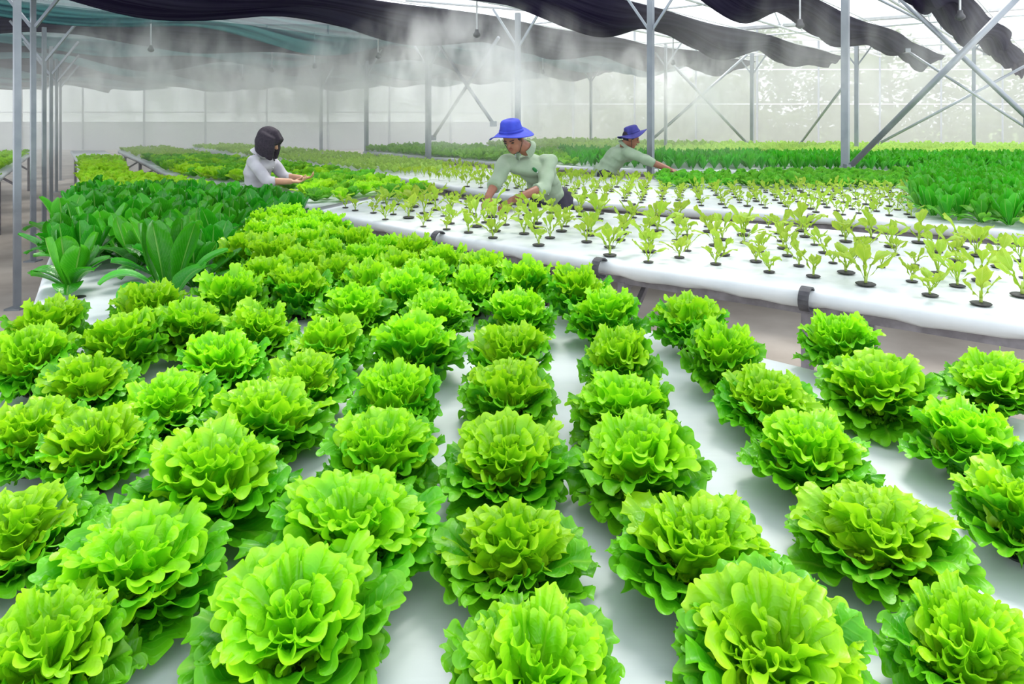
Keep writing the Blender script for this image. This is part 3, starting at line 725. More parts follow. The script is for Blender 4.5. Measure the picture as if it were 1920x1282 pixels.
tmp4 = proto_set('pale', 1040, 3, nl=6, L=.09, W=.06, mat='pale', nu=3, nv=4)  # far plants with the mist's whitening put into their leaf colour
tmp2 = proto_set('leafy_lettuce', 1020, 3, nl=8, L=.105, W=.085, mat='fresh', nu=3, nv=4)
mass('green_lettuces', restM, tmp4, 'distant hazy green lettuces at the far end of the bench behind the woman', 'lettuce', srng)
tmp3 = proto_set('seedlings', 1030, 3, nl=4, L=.10, W=.04, mat='seedling', nu=4, nv=3, th=(50, 85), ruffle=0.001, prof='stalk')
mass('seedlings', rest_seed, tmp3, 'many small distant seedlings at the back of the second seedling bench', 'seedling', srng)
mass('pale_seedlings', paleC, tmp4, 'hazy pale seedlings on the far white bench behind the woman', 'seedling', srng)
# tall dark greens on bench D
pD = grid_points(POLY['D'], 0.165, 0.025, srng, margin=0.05)
dp = Pool(proto_set('tall_leafy_green', 1050, 5, nl=9, L=.19, W=.07, mat='romaine_light', nu=5, nv=4, th=(55, 88), ruffle=0.0, prof='spoon'))
for k in dp.p: KIDS[k.name] = []
dd = [p for p in pD if p.x > 0.9]; dl = [p for p in pD if p.x <= 0.9]
nI = 0
big = dd[:300]
bgl = []
for p in big:
    o = dp.place(p.x, p.y, TABLE, srng.uniform(0, 6.28), srng.uniform(.8, 1.1), srng); nI += 1
    bgl.append((o, p))
    tag(o, 'tall green leafy plant on the bench behind the navy-hatted man', 'leafy vegetable', 'tall leafy plants behind the navy-hatted man')
rows_label(bgl, 0.165, 'tall green leafy plant, %s from left in %s row behind navy-hatted man', '')
tmp5 = proto_set('tall', 1060, 3, nl=7, L=.17, W=.07, mat='romaine_light', nu=4, nv=3, th=(50, 88), ruffle=0.0, prof='spoon')
mass('leafy_greens', dd[300:], tmp5, 'distant tall leafy greens at the back of the third bench', 'leafy vegetable', srng)
mass('green_lettuces', dl, tmp2, 'hazy green lettuces on the far bench behind the bright blue hat', 'lettuce', srng, sc=(1.0, 1.4))
pE = grid_points(POLY['E'], 0.21, 0.03, srng, margin=0.05)
tmp6 = proto_set('orange', 1070, 3, nl=7, L=.12, W=.09, mat='pale', nu=3, nv=4)
mass('pale_lettuces', [p for p in pE], tmp6, 'hazy pale lettuces on the farthest bench before the back wall', 'lettuce', srng, sc=(.9, 1.3))
drop(tmp + tmp2 + tmp3 + tmp4 + tmp5 + tmp6)

# ------------------------------------------------------------------ clips on the bench edges
def clip(px, py, label, big=1.0):
    q = P(px, py, TABLE); root = empty('edge_clip', (q.x, q.y, TABLE - 0.03)); tag(root, label, 'clip', None)
    # C shape round the rim, in the plane across the edge
    n2 = Vector((CD.x, CD.y, 0)); pts = []
    for k in range(15):
        a = math.radians(-120 + k * 21)
        pts.append(-n2 * math.cos(a) * 0.0 + Vector((0, 0, 0)) + (n2 * (-math.cos(a)) + Vector((0, 0, 1)) * math.sin(a)) * 0.043 * big + n2 * 0.03)
    V = []; Fc = []; t = Vector((BD.x, BD.y, 0)) * 0.02 * big
    for p in pts:
        c_ = n2 * 0.03; rr = (p - c_).normalized() * 0.007
        V += [p - t, p + t, p + t + rr, p - t + rr]
    for i in range(len(pts) - 1):
        for k in range(4): Fc.append((i*4+k, i*4+(k+1) % 4, (i+1)*4+(k+1) % 4, (i+1)*4+k))
    Fc += [(3, 2, 1, 0), tuple(len(V) - 4 + k for k in range(4))]
    mesh_obj('clip_band', V, Fc, M['clip'], root, smooth=False)
    m = MB(); m.tube([pts[-1] - t * .6, pts[-1] + t * .6], 0.011, 8); m.build('clip_lip', M['clip'], root)
clip(815, 440, 'black curved clip at the left of the first seedling bench edge')
clip(1118, 492, 'black curved clip in the middle of the first seedling bench edge')
clip(1508, 549, 'large black curved clip nearest the camera on the first seedling bench edge')
clip(1183, 384, 'small black clip on the second bench edge right of the kneeling man', .8)
clip(1517, 404, 'small black clip on the second bench edge below the big steel post', .8)

# ------------------------------------------------------------------ posts, braces
def post(px, Y, yj, wpx=None, label='', arms=(1, 1), group=None, arm=0.38, top=None, w_=None, mat='steel', dirv=None, X=None):
    X = (px - 960) * Y / F if X is None else X
    zj = CAMZ + (HZ - yj) * Y / F; W_ = w_ or wpx * Y / F; zt = top or (zj + 0.42)
    root = empty('steel_post', (X, Y, 0)); tag(root, label, 'post', group)
    m = MB(); W_ *= .74; m.bar((0, 0, 0.01), (0, 0, zt), W_, W_); m.build('shaft', M[mat], root)
    m = MB(); m.box((-.06, -.06, 0), (.06, .06, .012)); m.build('base_plate', M[mat], root)
    dv = dirv or Vector((0.9, -0.43)).normalized()
    for s_ in (-1, 1):
        if (s_ < 0 and arms[0]) or (s_ > 0 and arms[1]):
            m = MB(); e_ = dv * (s_ * arm)
            m.bar((dv.x * s_ * W_ * .4, dv.y * s_ * W_ * .4, zj - .03), (e_.x, e_.y, zj + 0.5), 0.028, 0.028); m.build('brace_arm', M[mat], root)
    return root
post(1220, 8.05, 50, 14, 'tall steel post right behind the navy-hatted man')
post(971, 9.1, 82, 11, 'steel post rising behind the bright blue hat')
post(803, 11.0, 122, 11, 'steel post between the woman and the bright blue hat, nearest of that pair')
post(687, 13.5, 138, 8, 'steel post with forked top just right of the woman')
post(602, 16.5, 165, 6, 'thin hazy steel post directly right of the woman')
post(1410, 15.0, 135, 8, 'hazy steel post with an x brace on its left')
post(1585, 8.13, -90, 17, 'thickest steel post, at right with the long diagonal brace at its foot', arms=(1, 1), top=3.9)
post(1606, 12.5, 118, 9, 'hazy steel post just right of the thickest post', top=3.0)
post(1826, 13.5, 90, 8, 'hazy steel post at far right')
post(1108, 17, 150, 5, 'distant thin post between the two hatted men')
post(1248, 14, 120, 6, 'distant steel post just right of the tall middle post')
labs = ['nearest steel post at the left edge, cut by the frame', 'second steel post of the left row', 'third steel post of the left row', 'fourth steel post of the left row', 'fifth steel post of the left row', 'farthest steel post of the left row']
for k, (px, Y, yj) in enumerate(((30, 5.2, -60), (68, 6.9, 45), (84, 8.9, 110), (96, 10.9, 135), (106, 13.2, 150), (112, 15.6, 160))):
    post(px, Y, yj, w_=0.062, label=labs[k], group=None, arm=.42, X=-3.86 - .645 * (Y - 5.2) - (0.0 if k else 0.0), dirv=Vector((1, .1)))
def brace(a, b, r, label, mat='steel'):
    a = Vector(a); b = Vector(b); root = empty('diagonal_brace', a); tag(root, label, 'brace')
    m = MB(); m.tube([(0, 0, 0), b - a], r, 12); m.build('pipe', M[mat], root, smooth=True)
    m = MB(); m.box((-.05, -.05, -.04), (.05, .05, .04)); m.build('end_bracket', M[mat], root)
pa = Vector((3.98, 7.96, 0.90))
brace(P(1592, 314, Y=8.0), P(1915, -12, Y=6.6), 0.034, 'thick steel pipe slanting up to the right from the thickest post')
brace(P(1935, 228, Y=6.75), P(1668, -22, Y=7.9), 0.028, 'steel pipe crossing the thick diagonal pipe at upper right')
brace(P(1222, 262, Y=14.2), P(1400, 103, Y=14.9), 0.03, 'hazy diagonal pipe rising to the post with the x brace')
brace(P(1400, 268, Y=14.7), P(1262, 122, Y=14.0), 0.03, 'hazy diagonal pipe falling to the post with the x brace')
brace(P(812, 258, Y=11.2), P(935, 70, Y=9.6), 0.026, 'diagonal pipe rising from the post left of the bright blue hat')
brace(P(925, 232, Y=9.8), P(808, 62, Y=11.0), 0.026, 'diagonal pipe falling toward the bright blue hat')
brace(P(1642, 272, Y=14), P(1925, 122, Y=13), 0.028, 'hazy diagonal pipe behind the crossing pipes at right')
brace(P(1850, 100, Y=14.5), P(1610, -20, Y=12.5), 0.024, 'thin diagonal pipe high at upper right')
brace(P(1500, 270, Y=15), P(1590, 150, Y=13), 0.026, 'hazy thin pipe left of the thickest post')
brace(P(1700, 95, Y=12.8), P(1925, 240, Y=12), 0.024, 'hazy pipe sloping down to the right edge')

# ------------------------------------------------------------------ shade nets and trusses
ZN = 2.95
def pt(d, t): q = BD * d + CD * t; return q.x, q.y
def net_strip(idx, d, t0, t1, wide, sagz, label, mat, bunch):
    """a pulled-together strip of netting hanging from two wires, sagging between its hangers"""
    rng = random.Random(idx); nt_ = int((t1 - t0) * 5); na = 14
    V = []; U = []; Fc = []; ph = [rng.uniform(0, 6.28) for _ in range(4)]
    ox, oy = pt(d, t0)
    keep = 0
    for i in range(nt_ + 1):
        t = t0 + (t1 - t0) * i / nt_
        if pt(d, t)[1] > WY - 1.2: break
        keep = i
        sag = sagz * (0.72 + 0.28 * math.cos(2 * PI * t / 3.6 + ph[0])) + 0.05 * math.sin(t * 1.3 + ph[1])
        wd = wide * (1 + 0.12 * math.sin(t * 1.7 + ph[2]))
        end = min(1.0, (t1 - t) / 1.2)
        for k in range(na + 1):
            a = k / na; off = (a - .5) * wd
            fold = bunch * 0.06 * math.sin(a * 22 + 0.7 * math.sin(t * 2 + ph[3])) + 0.03 * math.sin(a * 9 + t * 1.1)
            z = ZN - sag * math.sin(PI * a) ** .8 * (0.6 + .4 * end) + fold * math.sin(PI * a)
            x, y = pt(d + off + 0.05 * math.sin(t * .9 + ph[1]), t)
            V.append((x - ox, y - oy, z - ZN)); U.append((a, (t) * .5))
    for i in range(keep):
        for k in range(na): Fc.append((i*(na+1)+k, i*(na+1)+k+1, (i+1)*(na+1)+k+1, (i+1)*(na+1)+k))
    if not Fc: return
    root = empty('shade_net', (ox, oy, ZN)); tag(root, label, 'shade net', 'shade nets under the roof')
    o = mesh_obj('netting', V, Fc, mat, root, uv=U)
    sm = o.modifiers.new('thick', 'SOLIDIFY'); sm.thickness = 0.012
    for s_ in (-.5, .5):
        x0, y0 = pt(d + s_ * wide, t0); x1, y1 = pt(d + s_ * wide, t0 + (t1 - t0) * keep / nt_)
        m = MB(); m.tube([(x0-ox, y0-oy, .012), (x1-ox, y1-oy, .012)], 0.008, 6); m.build('support_wire', M['white_steel'], root)
SD = [(1.25, .50, .36), (2.75, .52, .36), (4.75, .80, .36), (7.4, 1.6, .40)]
dn = 9.4
while dn < 36: SD.append((dn, 1.75, .38)); dn += 2.05
pos_l = ['first from the right, over the crossing pipes', 'second from the right, ending behind the thickest post', 'third from the right', 'fourth from the right']
for i, (d, wide, sg) in enumerate(SD):
    t0 = max(-3.0, 0.1 * d - 2.5); t1 = 17.6 if i > 1 else (19 if i else 24)
    lab = 'dark bunched shade net, ' + (pos_l[i] if i < 4 else '%s from the right' % (ORD[i] if i < 12 else 'far left one'))
    if i >= 12: lab = 'dark teal shade net far back over the left beds, %s in from the right' % ordw(i + 1)
    net_strip(i, d, t0, t1, wide, sg, lab, M['net_dark'] if (i < 3 or i % 2 == 1) else M['net'], 1 if i < 3 else .6)
def truss(d, t0, t1, label, z0=3.02, h=.45):
    root = empty('roof_truss', (*pt(d, t0), z0)); tag(root, label, 'truss', 'roof trusses'); ox, oy = pt(d, t0)
    a = lambda t, z: (pt(d, t)[0] - ox, pt(d, t)[1] - oy, z)
    m = MB(); m.tube([a(t0, 0), a(t1, 0)], .022, 8); m.build('lower_chord', M['white_steel'], root)
    m = MB(); m.tube([a(t0, h), a(t1, h)], .022, 8); m.build('upper_chord', M['white_steel'], root)
    m = MB(); t = t0; up = False
    while t + .6 <= t1: m.tube([a(t, h if up else 0), a(t + .6, 0 if up else h)], .012, 6); t += .6; up = not up
    m.build('web_rods', M['white_steel'], root)
truss(1.9, 2, 19, 'zigzag roof truss between the first two shade nets from the right')
truss(3.9, 2, 19, 'zigzag roof truss between the second and third shade nets')
truss(6.0, 0, 18, 'zigzag roof truss between the third and fourth shade nets')
def roof_beam(a, b, r, label):
    a = Vector(a); b = Vector(b); m = MB(); m.tube([(0, 0, 0), b - a], r, 8); o = m.build('roof_beam', M['white_steel'], loc=a); tag(o, label, 'beam')
roof_beam(P(1240, 62, Y=13), P(1930, 12, Y=14.5), .07, 'long pale beam crossing under the roof at upper right')
roof_beam(P(1560, 96, Y=19), P(1925, 100, Y=19), .05, 'lower distant pale beam at upper right')
roof_beam(P(1420, 76, Y=20), P(1925, 66, Y=20), .035, 'thin distant pale beam at upper right')
roof_beam(P(760, 0, Y=12), P(1345, 48, Y=14), .03, 'thin pale beam between the shade nets above the bright blue hat')
for k, t in enumerate((4.5, 8.5, 12.5, 16.5)):
    x0, y0 = pt(-2, t); x1, y1 = pt(min(34, (WY - 1 - CD.y * t) / BD.y), t)
    m = MB(); m.tube([(0, 0, 0), (x1 - x0, y1 - y0, 0)], .018, 6)
    o = m.build('cross_wire', M['white_steel'], loc=(x0, y0, ZN + .06)); tag(o, '%s long cross wire carrying the shade nets' % ('nearest', 'second nearest', 'third nearest', 'farthest')[k], 'wire')

# ------------------------------------------------------------------ misting sprinklers
SPR = [(283, 92, 'left of the woman, highest on the left'), (510, 132, 'above the woman'), (894, 64, 'above and left of the bright blue hat'),
       (709, 105, 'between the woman and the man in bright blue'), (1018, 135, 'just right of the post behind the bright blue hat'), (1500, 46, 'left of the thickest post, against bright sky'),
       (455, 150, 'small and distant, up left of the woman'), (590, 124, 'small one left of the forked post'), (1262, 118, 'right of the tall middle post'), (1800, 30, 'upper right behind the crossing pipes')]
ZS = 2.38
SP = []
for px, py, lb_ in SPR:
    q = P(px, py, ZS); SP.append(q)
    root = empty('misting_sprinkler', q); tag(root, 'hanging misting sprinkler ' + lb_, 'sprinkler', None)
    m = MB(); m.tube([(0, 0, .03), (0, 0, ZN - ZS + .05)], .009, 8); m.build('drop_tube', M['white_steel'], root)
    m = MB(); m.lathe([(0, .05), (.02, .05), (.025, .02), (.04, 0), (.04, -.02), (.012, -.04), (0, -.04)], 12); m.build('nozzle', M['clip'], root, smooth=True)

# ------------------------------------------------------------------ people
def ell(c, r, rot=None, n=14, m_=10):
    V = []; Fc = []
    for i in range(m_ + 1):
        ph = PI * i / m_
        for k in range(n):
            a = 2*PI*k/n; v = Vector((r[0]*math.sin(ph)*math.cos(a), r[1]*math.sin(ph)*math.sin(a), r[2]*math.cos(ph)))
            if rot is not None: v = rot @ v
            V.append(v + Vector(c))
    for i in range(m_):
        for k in range(n): Fc.append((i*n+k, (i+1)*n+k, (i+1)*n+(k+1) % n, i*n+(k+1) % n))
    return V, Fc
def capsule(m, pts, rs, n=14, flat=None):
    pts = [Vector(p) for p in pts]
    P_ = []; R_ = []
    for i in range(len(pts) - 1):
        for k in range(4):
            t = k / 4; P_.append(pts[i].lerp(pts[i+1], t)); R_.append(rs[i] * (1-t) + rs[i+1] * t)
    P_.append(pts[-1]); R_.append(rs[-1])
    m.tube(P_, R_, n)
    for p, r in ((pts[0], rs[0]), (pts[-1], rs[-1])): m.add(*ell(p, (r, r, r)))
    for p, r in zip(pts[1:-1], rs[1:-1]): m.add(*ell(p, (r, r, r)))
def remeshed(m, name, mat, parent, voxel=.008, smooth=4, disp=None):
    o = mesh_obj(name, m.V, m.F, mat, parent)
    md = o.modifiers.new('r', 'REMESH'); md.mode = 'VOXEL'; md.voxel_size = voxel; md.use_smooth_shade = True
    s = o.modifiers.new('s', 'SMOOTH'); s.iterations = smooth; s.factor = .5
    dg = bpy.context.evaluated_depsgraph_get(); dg.update()
    me = bpy.data.meshes.new_from_object(o.evaluated_get(dg)); o.modifiers.clear(); o.data = me
    me.polygons.foreach_set('use_smooth', [True] * len(me.polygons))
    if not me.materials: me.materials.append(mat)
    return o
def hand(m, wrist, d, palm_n, L=.17, curl=.6, side=1):
    """palm, four unequal curled fingers and a thumb from the side of the palm"""
    d = d.normalized(); n_ = (palm_n - d * palm_n.dot(d)).normalized(); s_ = d.cross(n_) * side
    pc = wrist + d * L * .28
    rot = Matrix((s_, d, n_)).transposed()
    m.add(*ell(pc, (L * .23, L * .30, L * .085), rot))
    for k, (o_, l_) in enumerate(((-.165, .40), (-.055, .46), (.055, .43), (.16, .34))):
        b0 = wrist + d * L * .50 + s_ * L * o_; c_ = curl + .12 * k
        p1 = b0 + (d * math.cos(c_ * .5) + n_ * math.sin(c_ * .5)) * L * l_ * .42
        p2 = p1 + (d * math.cos(c_ * 1.3) + n_ * math.sin(c_ * 1.3)) * L * l_ * .33
        p3 = p2 + (d * math.cos(c_ * 2.0) + n_ * math.sin(c_ * 2.0)) * L * l_ * .25
        capsule(m, [b0 - d * L * .15, b0, p1, p2, p3], [.0085, .0088, .0082, .0076, .0066], 8)
    t0 = wrist + d * L * .16 - s_ * L * .17
    t1 = t0 + (d * .7 - s_ * .55 + n_ * .35).normalized() * L * .22; t2 = t1 + (d * .85 + n_ * .5).normalized() * L * .17
    capsule(m, [t0 + s_ * L * .08, t0, t1, t2], [.011, .0105, .0095, .008], 8)
def person(name, label, J, skin, shirt, hatmat=None, face=None, headtilt=None, hs=1.0, sleeve=.5, female=False, torso_r=1.0, feet_dir=(0, -1, 0), hatsize=1.0, chest_badge=False, hat_tilt=None, hand_n=None):
    J = {k: Vector(v) for k, v in J.items()}
    o0 = Vector((J['pelvis'].x, J['pelvis'].y, 0)); root = empty(name, o0); tag(root, label, 'person')
    L_ = {k: v - o0 for k, v in J.items()}
    f = Vector(face).normalized(); upv = Vector(headtilt).normalized(); upv = (upv - f * upv.dot(f)).normalized(); sd_ = f.cross(upv)   # to the person's right is +sd_
    R3 = Matrix((sd_, f, upv)).transposed(); hc = L_['head']
    # continuous body: legs, torso, neck, head with nose and ears, arms, hands
    m = MB(); k = hs
    m.add(*ell(hc + upv * .022 * k, (.073*k, .088*k, .098*k), R3, 20, 14))
    m.add(*ell(hc - upv * .045*k + f * .022*k, (.055*k, .062*k, .066*k), R3, 18, 12))
    m.add(*ell(hc - upv * .085*k + f * .055*k, (.026*k, .024*k, .022*k), R3))
    m.add(*ell(hc - upv * .018*k + f * .094*k, (.012*k, .022*k, .016*k), R3)); capsule(m, [hc + upv*.015*k + f*.083*k, hc - upv*.02*k + f*.100*k], [.009*k, .013*k], 8)
    for s_ in (-1, 1): m.add(*ell(hc + sd_ * s_ * .074*k - upv * .008*k - f * .005*k, (.010*k, .018*k, .030*k), R3))
    m.add(*ell(hc + f*.078*k + upv*.018*k, (.052*k, .015*k, .010*k), R3))
    capsule(m, [hc - upv * .04 - f * .02, L_['neck']], [.054*k, .058*k])
    sh = (L_['shr'] + L_['shl']) / 2
    spine = [L_['pelvis'], L_['pelvis'].lerp(L_['chest'], .5), L_['chest']]
    tr = .105 * torso_r
    acr = (L_['shr'] - L_['shl']).normalized()
    for t in (0, .25, .5, .75, 1):
        c = L_['pelvis'].lerp(L_['chest'], t); upT = (L_['chest'] - L_['pelvis']).normalized(); fw = acr.cross(upT).normalized()
        Rt = Matrix((acr, fw, upT)).transposed()
        m.add(*ell(c, ((.145 - .03 * math.sin(PI * t) + .01 * t) * torso_r, .10 * torso_r, .12), Rt))
    m.add(*ell(sh - Vector((0, 0, .045)), (.16 * torso_r, .09, .075), Rt))
    for s_, nm in ((1, 'r'), (-1, 'l')):
        capsule(m, [L_['sh' + nm] * .8 + sh * .2, L_['sh' + nm], L_['el' + nm], L_['wr' + nm]], [.06 * torso_r, .052 * torso_r, .041 * torso_r, .027])
        hp_ = L_['pelvis'] + (acr * s_) * .09
        capsule(m, [hp_, L_['kn' + nm], L_['an' + nm]], [.088, .056, .038])
        m.add(*ell(L_['an' + nm] + Vector(feet_dir) * .06 - Vector((0, 0, .045)), (.042, .042, .035))); 
        capsule(m, [L_['an' + nm] - Vector((0, 0, .05)), L_['an' + nm] + Vector(feet_dir) * .15 - Vector((0, 0, .062))], [.035, .03])
        hand(m, L_['wr' + nm], L_['hd' + nm] - L_['wr' + nm], Vector(hand_n or (0, 0, -1)), side=s_)
    body = remeshed(m, 'body', M[skin], root, .0065, 3)
    # shirt: same skeleton a little fuller, sleeves rolled to the elbow, hem at the waist
    m = MB()
    for t in (-.02, .25, .5, .75, 1):
        c = L_['pelvis'].lerp(L_['chest'], t) ; m.add(*ell(c + Vector((0, 0, .02 if t < 0.1 else 0)), ((.165 - .022 * math.sin(PI * t) + .01 * t) * torso_r, .122 * torso_r, .125), Rt, 20, 12))
    m.add(*ell(sh - Vector((0, 0, .04)), (.185 * torso_r, .108, .085), Rt, 20, 12))
    for nm in ('r', 'l'):
        e0 = L_['el' + nm].lerp(L_['wr' + nm], sleeve); capsule(m, [L_['sh' + nm] * .8 + sh * .2, L_['sh' + nm], L_['el' + nm], e0], [.068 * torso_r, .064 * torso_r, .057 * torso_r, .053 * torso_r], 18)
        ax = (e0 - L_['el' + nm]).normalized()
        m.tube([e0 - ax * .02, e0 + ax * .035], [.056 * torso_r, .055 * torso_r], 18)
    rs = random.Random(3)
    shirt_o = remeshed(m, 'shirt', M[shirt], root, .009, 3)
    me = shirt_o.data; nv_ = len(me.vertices); co = np.zeros(nv_*3); me.vertices.foreach_get('co', co); co = co.reshape(-1, 3); no = np.zeros(nv_*3); me.vertices.foreach_get('normal', no); no = no.reshape(-1, 3)
    q_ = co @ np.array([[17, 4, -9], [-6, 15, 11], [8, -10, 21]]).T
    dsp = .0045 * np.sin(q_[:, 0] * 1.5 + 2 * np.sin(q_[:, 1])) + .003 * np.sin(q_[:, 2] * 2.6 + q_[:, 1]); co = co + no * dsp[:, None]
    me.vertices.foreach_set('co', co.ravel()); me.update()
    # collar: two flaps round the neck
    m = MB(); nk = L_['neck']; axn = ((hc - nk).normalized() * .45 + (nk - L_['chest']).normalized() * .55).normalized(); fn = (f - axn * f.dot(axn)).normalized(); sn = fn.cross(axn)
    pts_ = []
    V = []; Fc = []
    nseg = 22
    for i in range(nseg + 1):
        a = math.radians(28 + (360 - 56) * i / nseg); dr = fn * math.cos(a) + sn * math.sin(a)
        flap = .024 + .022 * (abs(math.cos(a / 1.0)) if math.cos(a) > 0 else 0)
        b0 = nk + dr * .060 + axn * .022; b1 = nk + dr * (.078 + flap * .5) + axn * (.020 - flap) - Vector((0, 0, .005))
        V += [b0, b0 + dr * .006 + axn * .006, b1 + axn * .004 + dr * .004, b1]
    for i in range(nseg):
        for k2 in range(4): Fc.append((i*4+k2, i*4+(k2+1) % 4, (i+1)*4+(k2+1) % 4, (i+1)*4+k2))
    Fc += [(3, 2, 1, 0), tuple(nseg*4 + q for q in range(4))]
    m.add(V, Fc); m.build('collar', M[shirt], shirt_o)
    fwT = Vector((Rt[0][1], Rt[1][1], Rt[2][1]))
    if fwT.dot(f) < 0: fwT = -fwT
    upT = (L_['chest'] - L_['pelvis']).normalized()
    m = MB()
    from mathutils.bvhtree import BVHTree
    bvh = BVHTree.FromPolygons([v.co[:] for v in shirt_o.data.vertices], [tuple(p.vertices) for p in shirt_o.data.polygons])
    def on_shirt(c):
        h = bvh.ray_cast(c + fwT * .6, -fwT); return h[0] if h[0] is not None else c + fwT * .12
    pl = [on_shirt(L_['pelvis'].lerp(L_['chest'], t)) + fwT * .001 for t in (.1, .25, .4, .55, .7, .85, 1.0, 1.15, 1.3)]
    for c in pl[1::2]: m.add(*ell(c + fwT * .003, (.006, .006, .006)))
    m.build('buttons', M['white_steel'], shirt_o)
    if chest_badge:
        c = on_shirt(L_['chest'] + acr * .01 + upT * .07); Rb = Matrix((acr, fwT, upT)).transposed(); m = MB(); m.add(*ell(c, (.018, .012, .03), Rb)); m.build('badge', M['badge'], shirt_o)
    # trousers
    m = MB()
    m.add(*ell(L_['pelvis'] - Vector((0, 0, .015)), (.155 * torso_r, .112 * torso_r, .10), Matrix((Vector((acr.x, acr.y, 0)).normalized(), Vector((-acr.y, acr.x, 0)).normalized(), Vector((0, 0, 1)))).transposed()))
    for s_, nm in ((1, 'r'), (-1, 'l')):
        hp_ = L_['pelvis'] + (acr * s_) * .085; capsule(m, [hp_, L_['kn' + nm], L_['an' + nm] + Vector((0, 0, .02))], [.105, .078, .065])
    remeshed(m, 'trousers', M['trousers'], root, .01, 3)
    for s_, nm in ((1, 'r'), (-1, 'l')):
        m = MB(); a_ = L_['an' + nm]; fd = Vector(feet_dir)
        capsule(m, [a_ - Vector((0, 0, .035)), a_ + fd * .08 - Vector((0, 0, .05)), a_ + fd * .17 - Vector((0, 0, .06))], [.05, .046, .036]); remeshed(m, 'shoe', M['shoe'], root, .008, 2)
    # face details
    m = MB()
    for s_ in (-1, 1): m.add(*ell(hc + sd_ * s_ * .031*k + f * .082*k + upv * .004*k, (.013*k, .007*k, .0055*k), R3))
    m.build('eyes', M['eye'], body, smooth=True)
    m = MB()
    for s_ in (-1, 1): capsule(m, [hc + sd_*s_*.016*k + f*.090*k + upv*.022*k, hc + sd_*s_*.046*k + f*.081*k + upv*.024*k], [.0035, .003], 6)
    m.build('eyebrows', M['hair'], body, smooth=True)
    m = MB(); m.add(*ell(hc + f * .088*k - upv * .052*k, (.022*k, .008*k, .007*k), R3)); m.build('lips', M['lip'], body, smooth=True)
    if female:
        m = MB()
        m.add(*ell(hc + upv*.035 - f*.012, (.092, .108, .100), R3, 22, 16))
        for q in range(17):
            a = math.radians(62 + q * (360 - 124) / 16); dr = f * math.cos(a) + sd_ * math.sin(a)
            top_ = hc + dr * Vector((.085, .085, .085)).x + upv * .04; low_ = hc + dr * .088 - Vector((0, 0, .125)) - f * (.015 if math.cos(a) < 0 else -.01)
            capsule(m, [top_, low_.lerp(top_, .5) + dr * .012, low_], [.034, .034, .024], 10)
        for q in (-1, 0, 1): capsule(m, [hc + upv*.10 + f*.02 + sd_*q*.03, hc + upv*.065 + f*.092 + sd_*q*.04, hc + upv*.02 + f*.098 + sd_*q*.045], [.03, .02, .010], 10)
        remeshed(m, 'hair', M['hair'], root, .008, 10)
        m = MB(); capsule(m, [hc + sd_ * .06 + f * .06 - upv*.02, hc + sd_*.055 + f*.085 - Vector((0, 0, .13))], [.014, .007], 8); m.build('hair_strand', M['hair'], root, smooth=True)
    else:
        m = MB(); m.add(*ell(hc + upv*.025*k - f*.012*k, (.080*k, .092*k, .090*k), R3, 20, 14)); 
        V2 = []; 
        cut = [i for i, v in enumerate(m.V)]
        ho = remeshed(m, 'hair', M['hair'], root, .008, 1)
    if hatmat:
        ut = Vector(hat_tilt).normalized() if hat_tilt else upv
        fh = (f - ut * f.dot(ut)).normalized(); sh_ = fh.cross(ut); c0 = hc + upv * .062 * k; z_ = hatsize
        hat = empty('hat', c0); hat.parent = root
        def ring(r, z, wave=0.0, ph=0.0):
            out = []
            for q in range(40):
                a = 2*PI*q/40; zz = z + wave * math.cos(2*a + ph) + wave * .4 * math.sin(3*a)
                out.append(sh_ * math.sin(a) * r * .93 + fh * math.cos(a) * r * 1.04 + ut * zz)
            return out
        prof = [(0.001, .098, 0), (.05, .098, 0), (.073, .090, 0), (.083, .075, 0), (.092, .03, 0), (.097, 0, 0)]
        V = []; Fc = []
        for r, z, wv in prof: V += ring(r*z_, z*z_, wv)
        for i in range(len(prof)-1):
            for q in range(40): Fc.append((i*40+q, i*40+(q+1) % 40, (i+1)*40+(q+1) % 40, (i+1)*40+q))
        cr = mesh_obj('crown', V, Fc, M[hatmat], hat); sm = cr.modifiers.new('t', 'SOLIDIFY'); sm.thickness = .004
        prof = [(.095, .003, .001), (.125, -.006, .008), (.155, -.014, .016), (.182, -.018, .024), (.186, -.022, .025)]
        V = []; Fc = []
        for r, z, wv in prof: V += ring(r*z_, z*z_, wv*z_, .5)
        for i in range(len(prof)-1):
            for q in range(40): Fc.append((i*40+q, i*40+(q+1) % 40, (i+1)*40+(q+1) % 40, (i+1)*40+q))
        bm_ = mesh_obj('brim', V, Fc, M[hatmat], hat); sm = bm_.modifiers.new('t', 'SOLIDIFY'); sm.thickness = .005
        V = ring(.0985*z_, .022*z_); V += ring(.102*z_, .0*z_); Fc = [(q, (q+1) % 40, 40+(q+1) % 40, 40+q) for q in range(40)]
        bd = mesh_obj('hat_band', V, Fc, M[hatmat], hat); sm = bd.modifiers.new('t', 'SOLIDIFY'); sm.thickness = .003
        # chin cord
        m = MB(); m.tube([hc + sd_*.077*k + upv*.04, hc + sd_*.078*k + f*.02 - upv*.03, hc + sd_*.045*k + f*.04 - upv*.10, hc + f*.05 - upv*.112, hc - sd_*.045*k + f*.04 - upv*.10, hc - sd_*.078*k + f*.02 - upv*.03, hc - sd_*.077*k + upv*.04], .003, 6)
        cd = m.build('chin_cord', M['eye'], root)
    return root
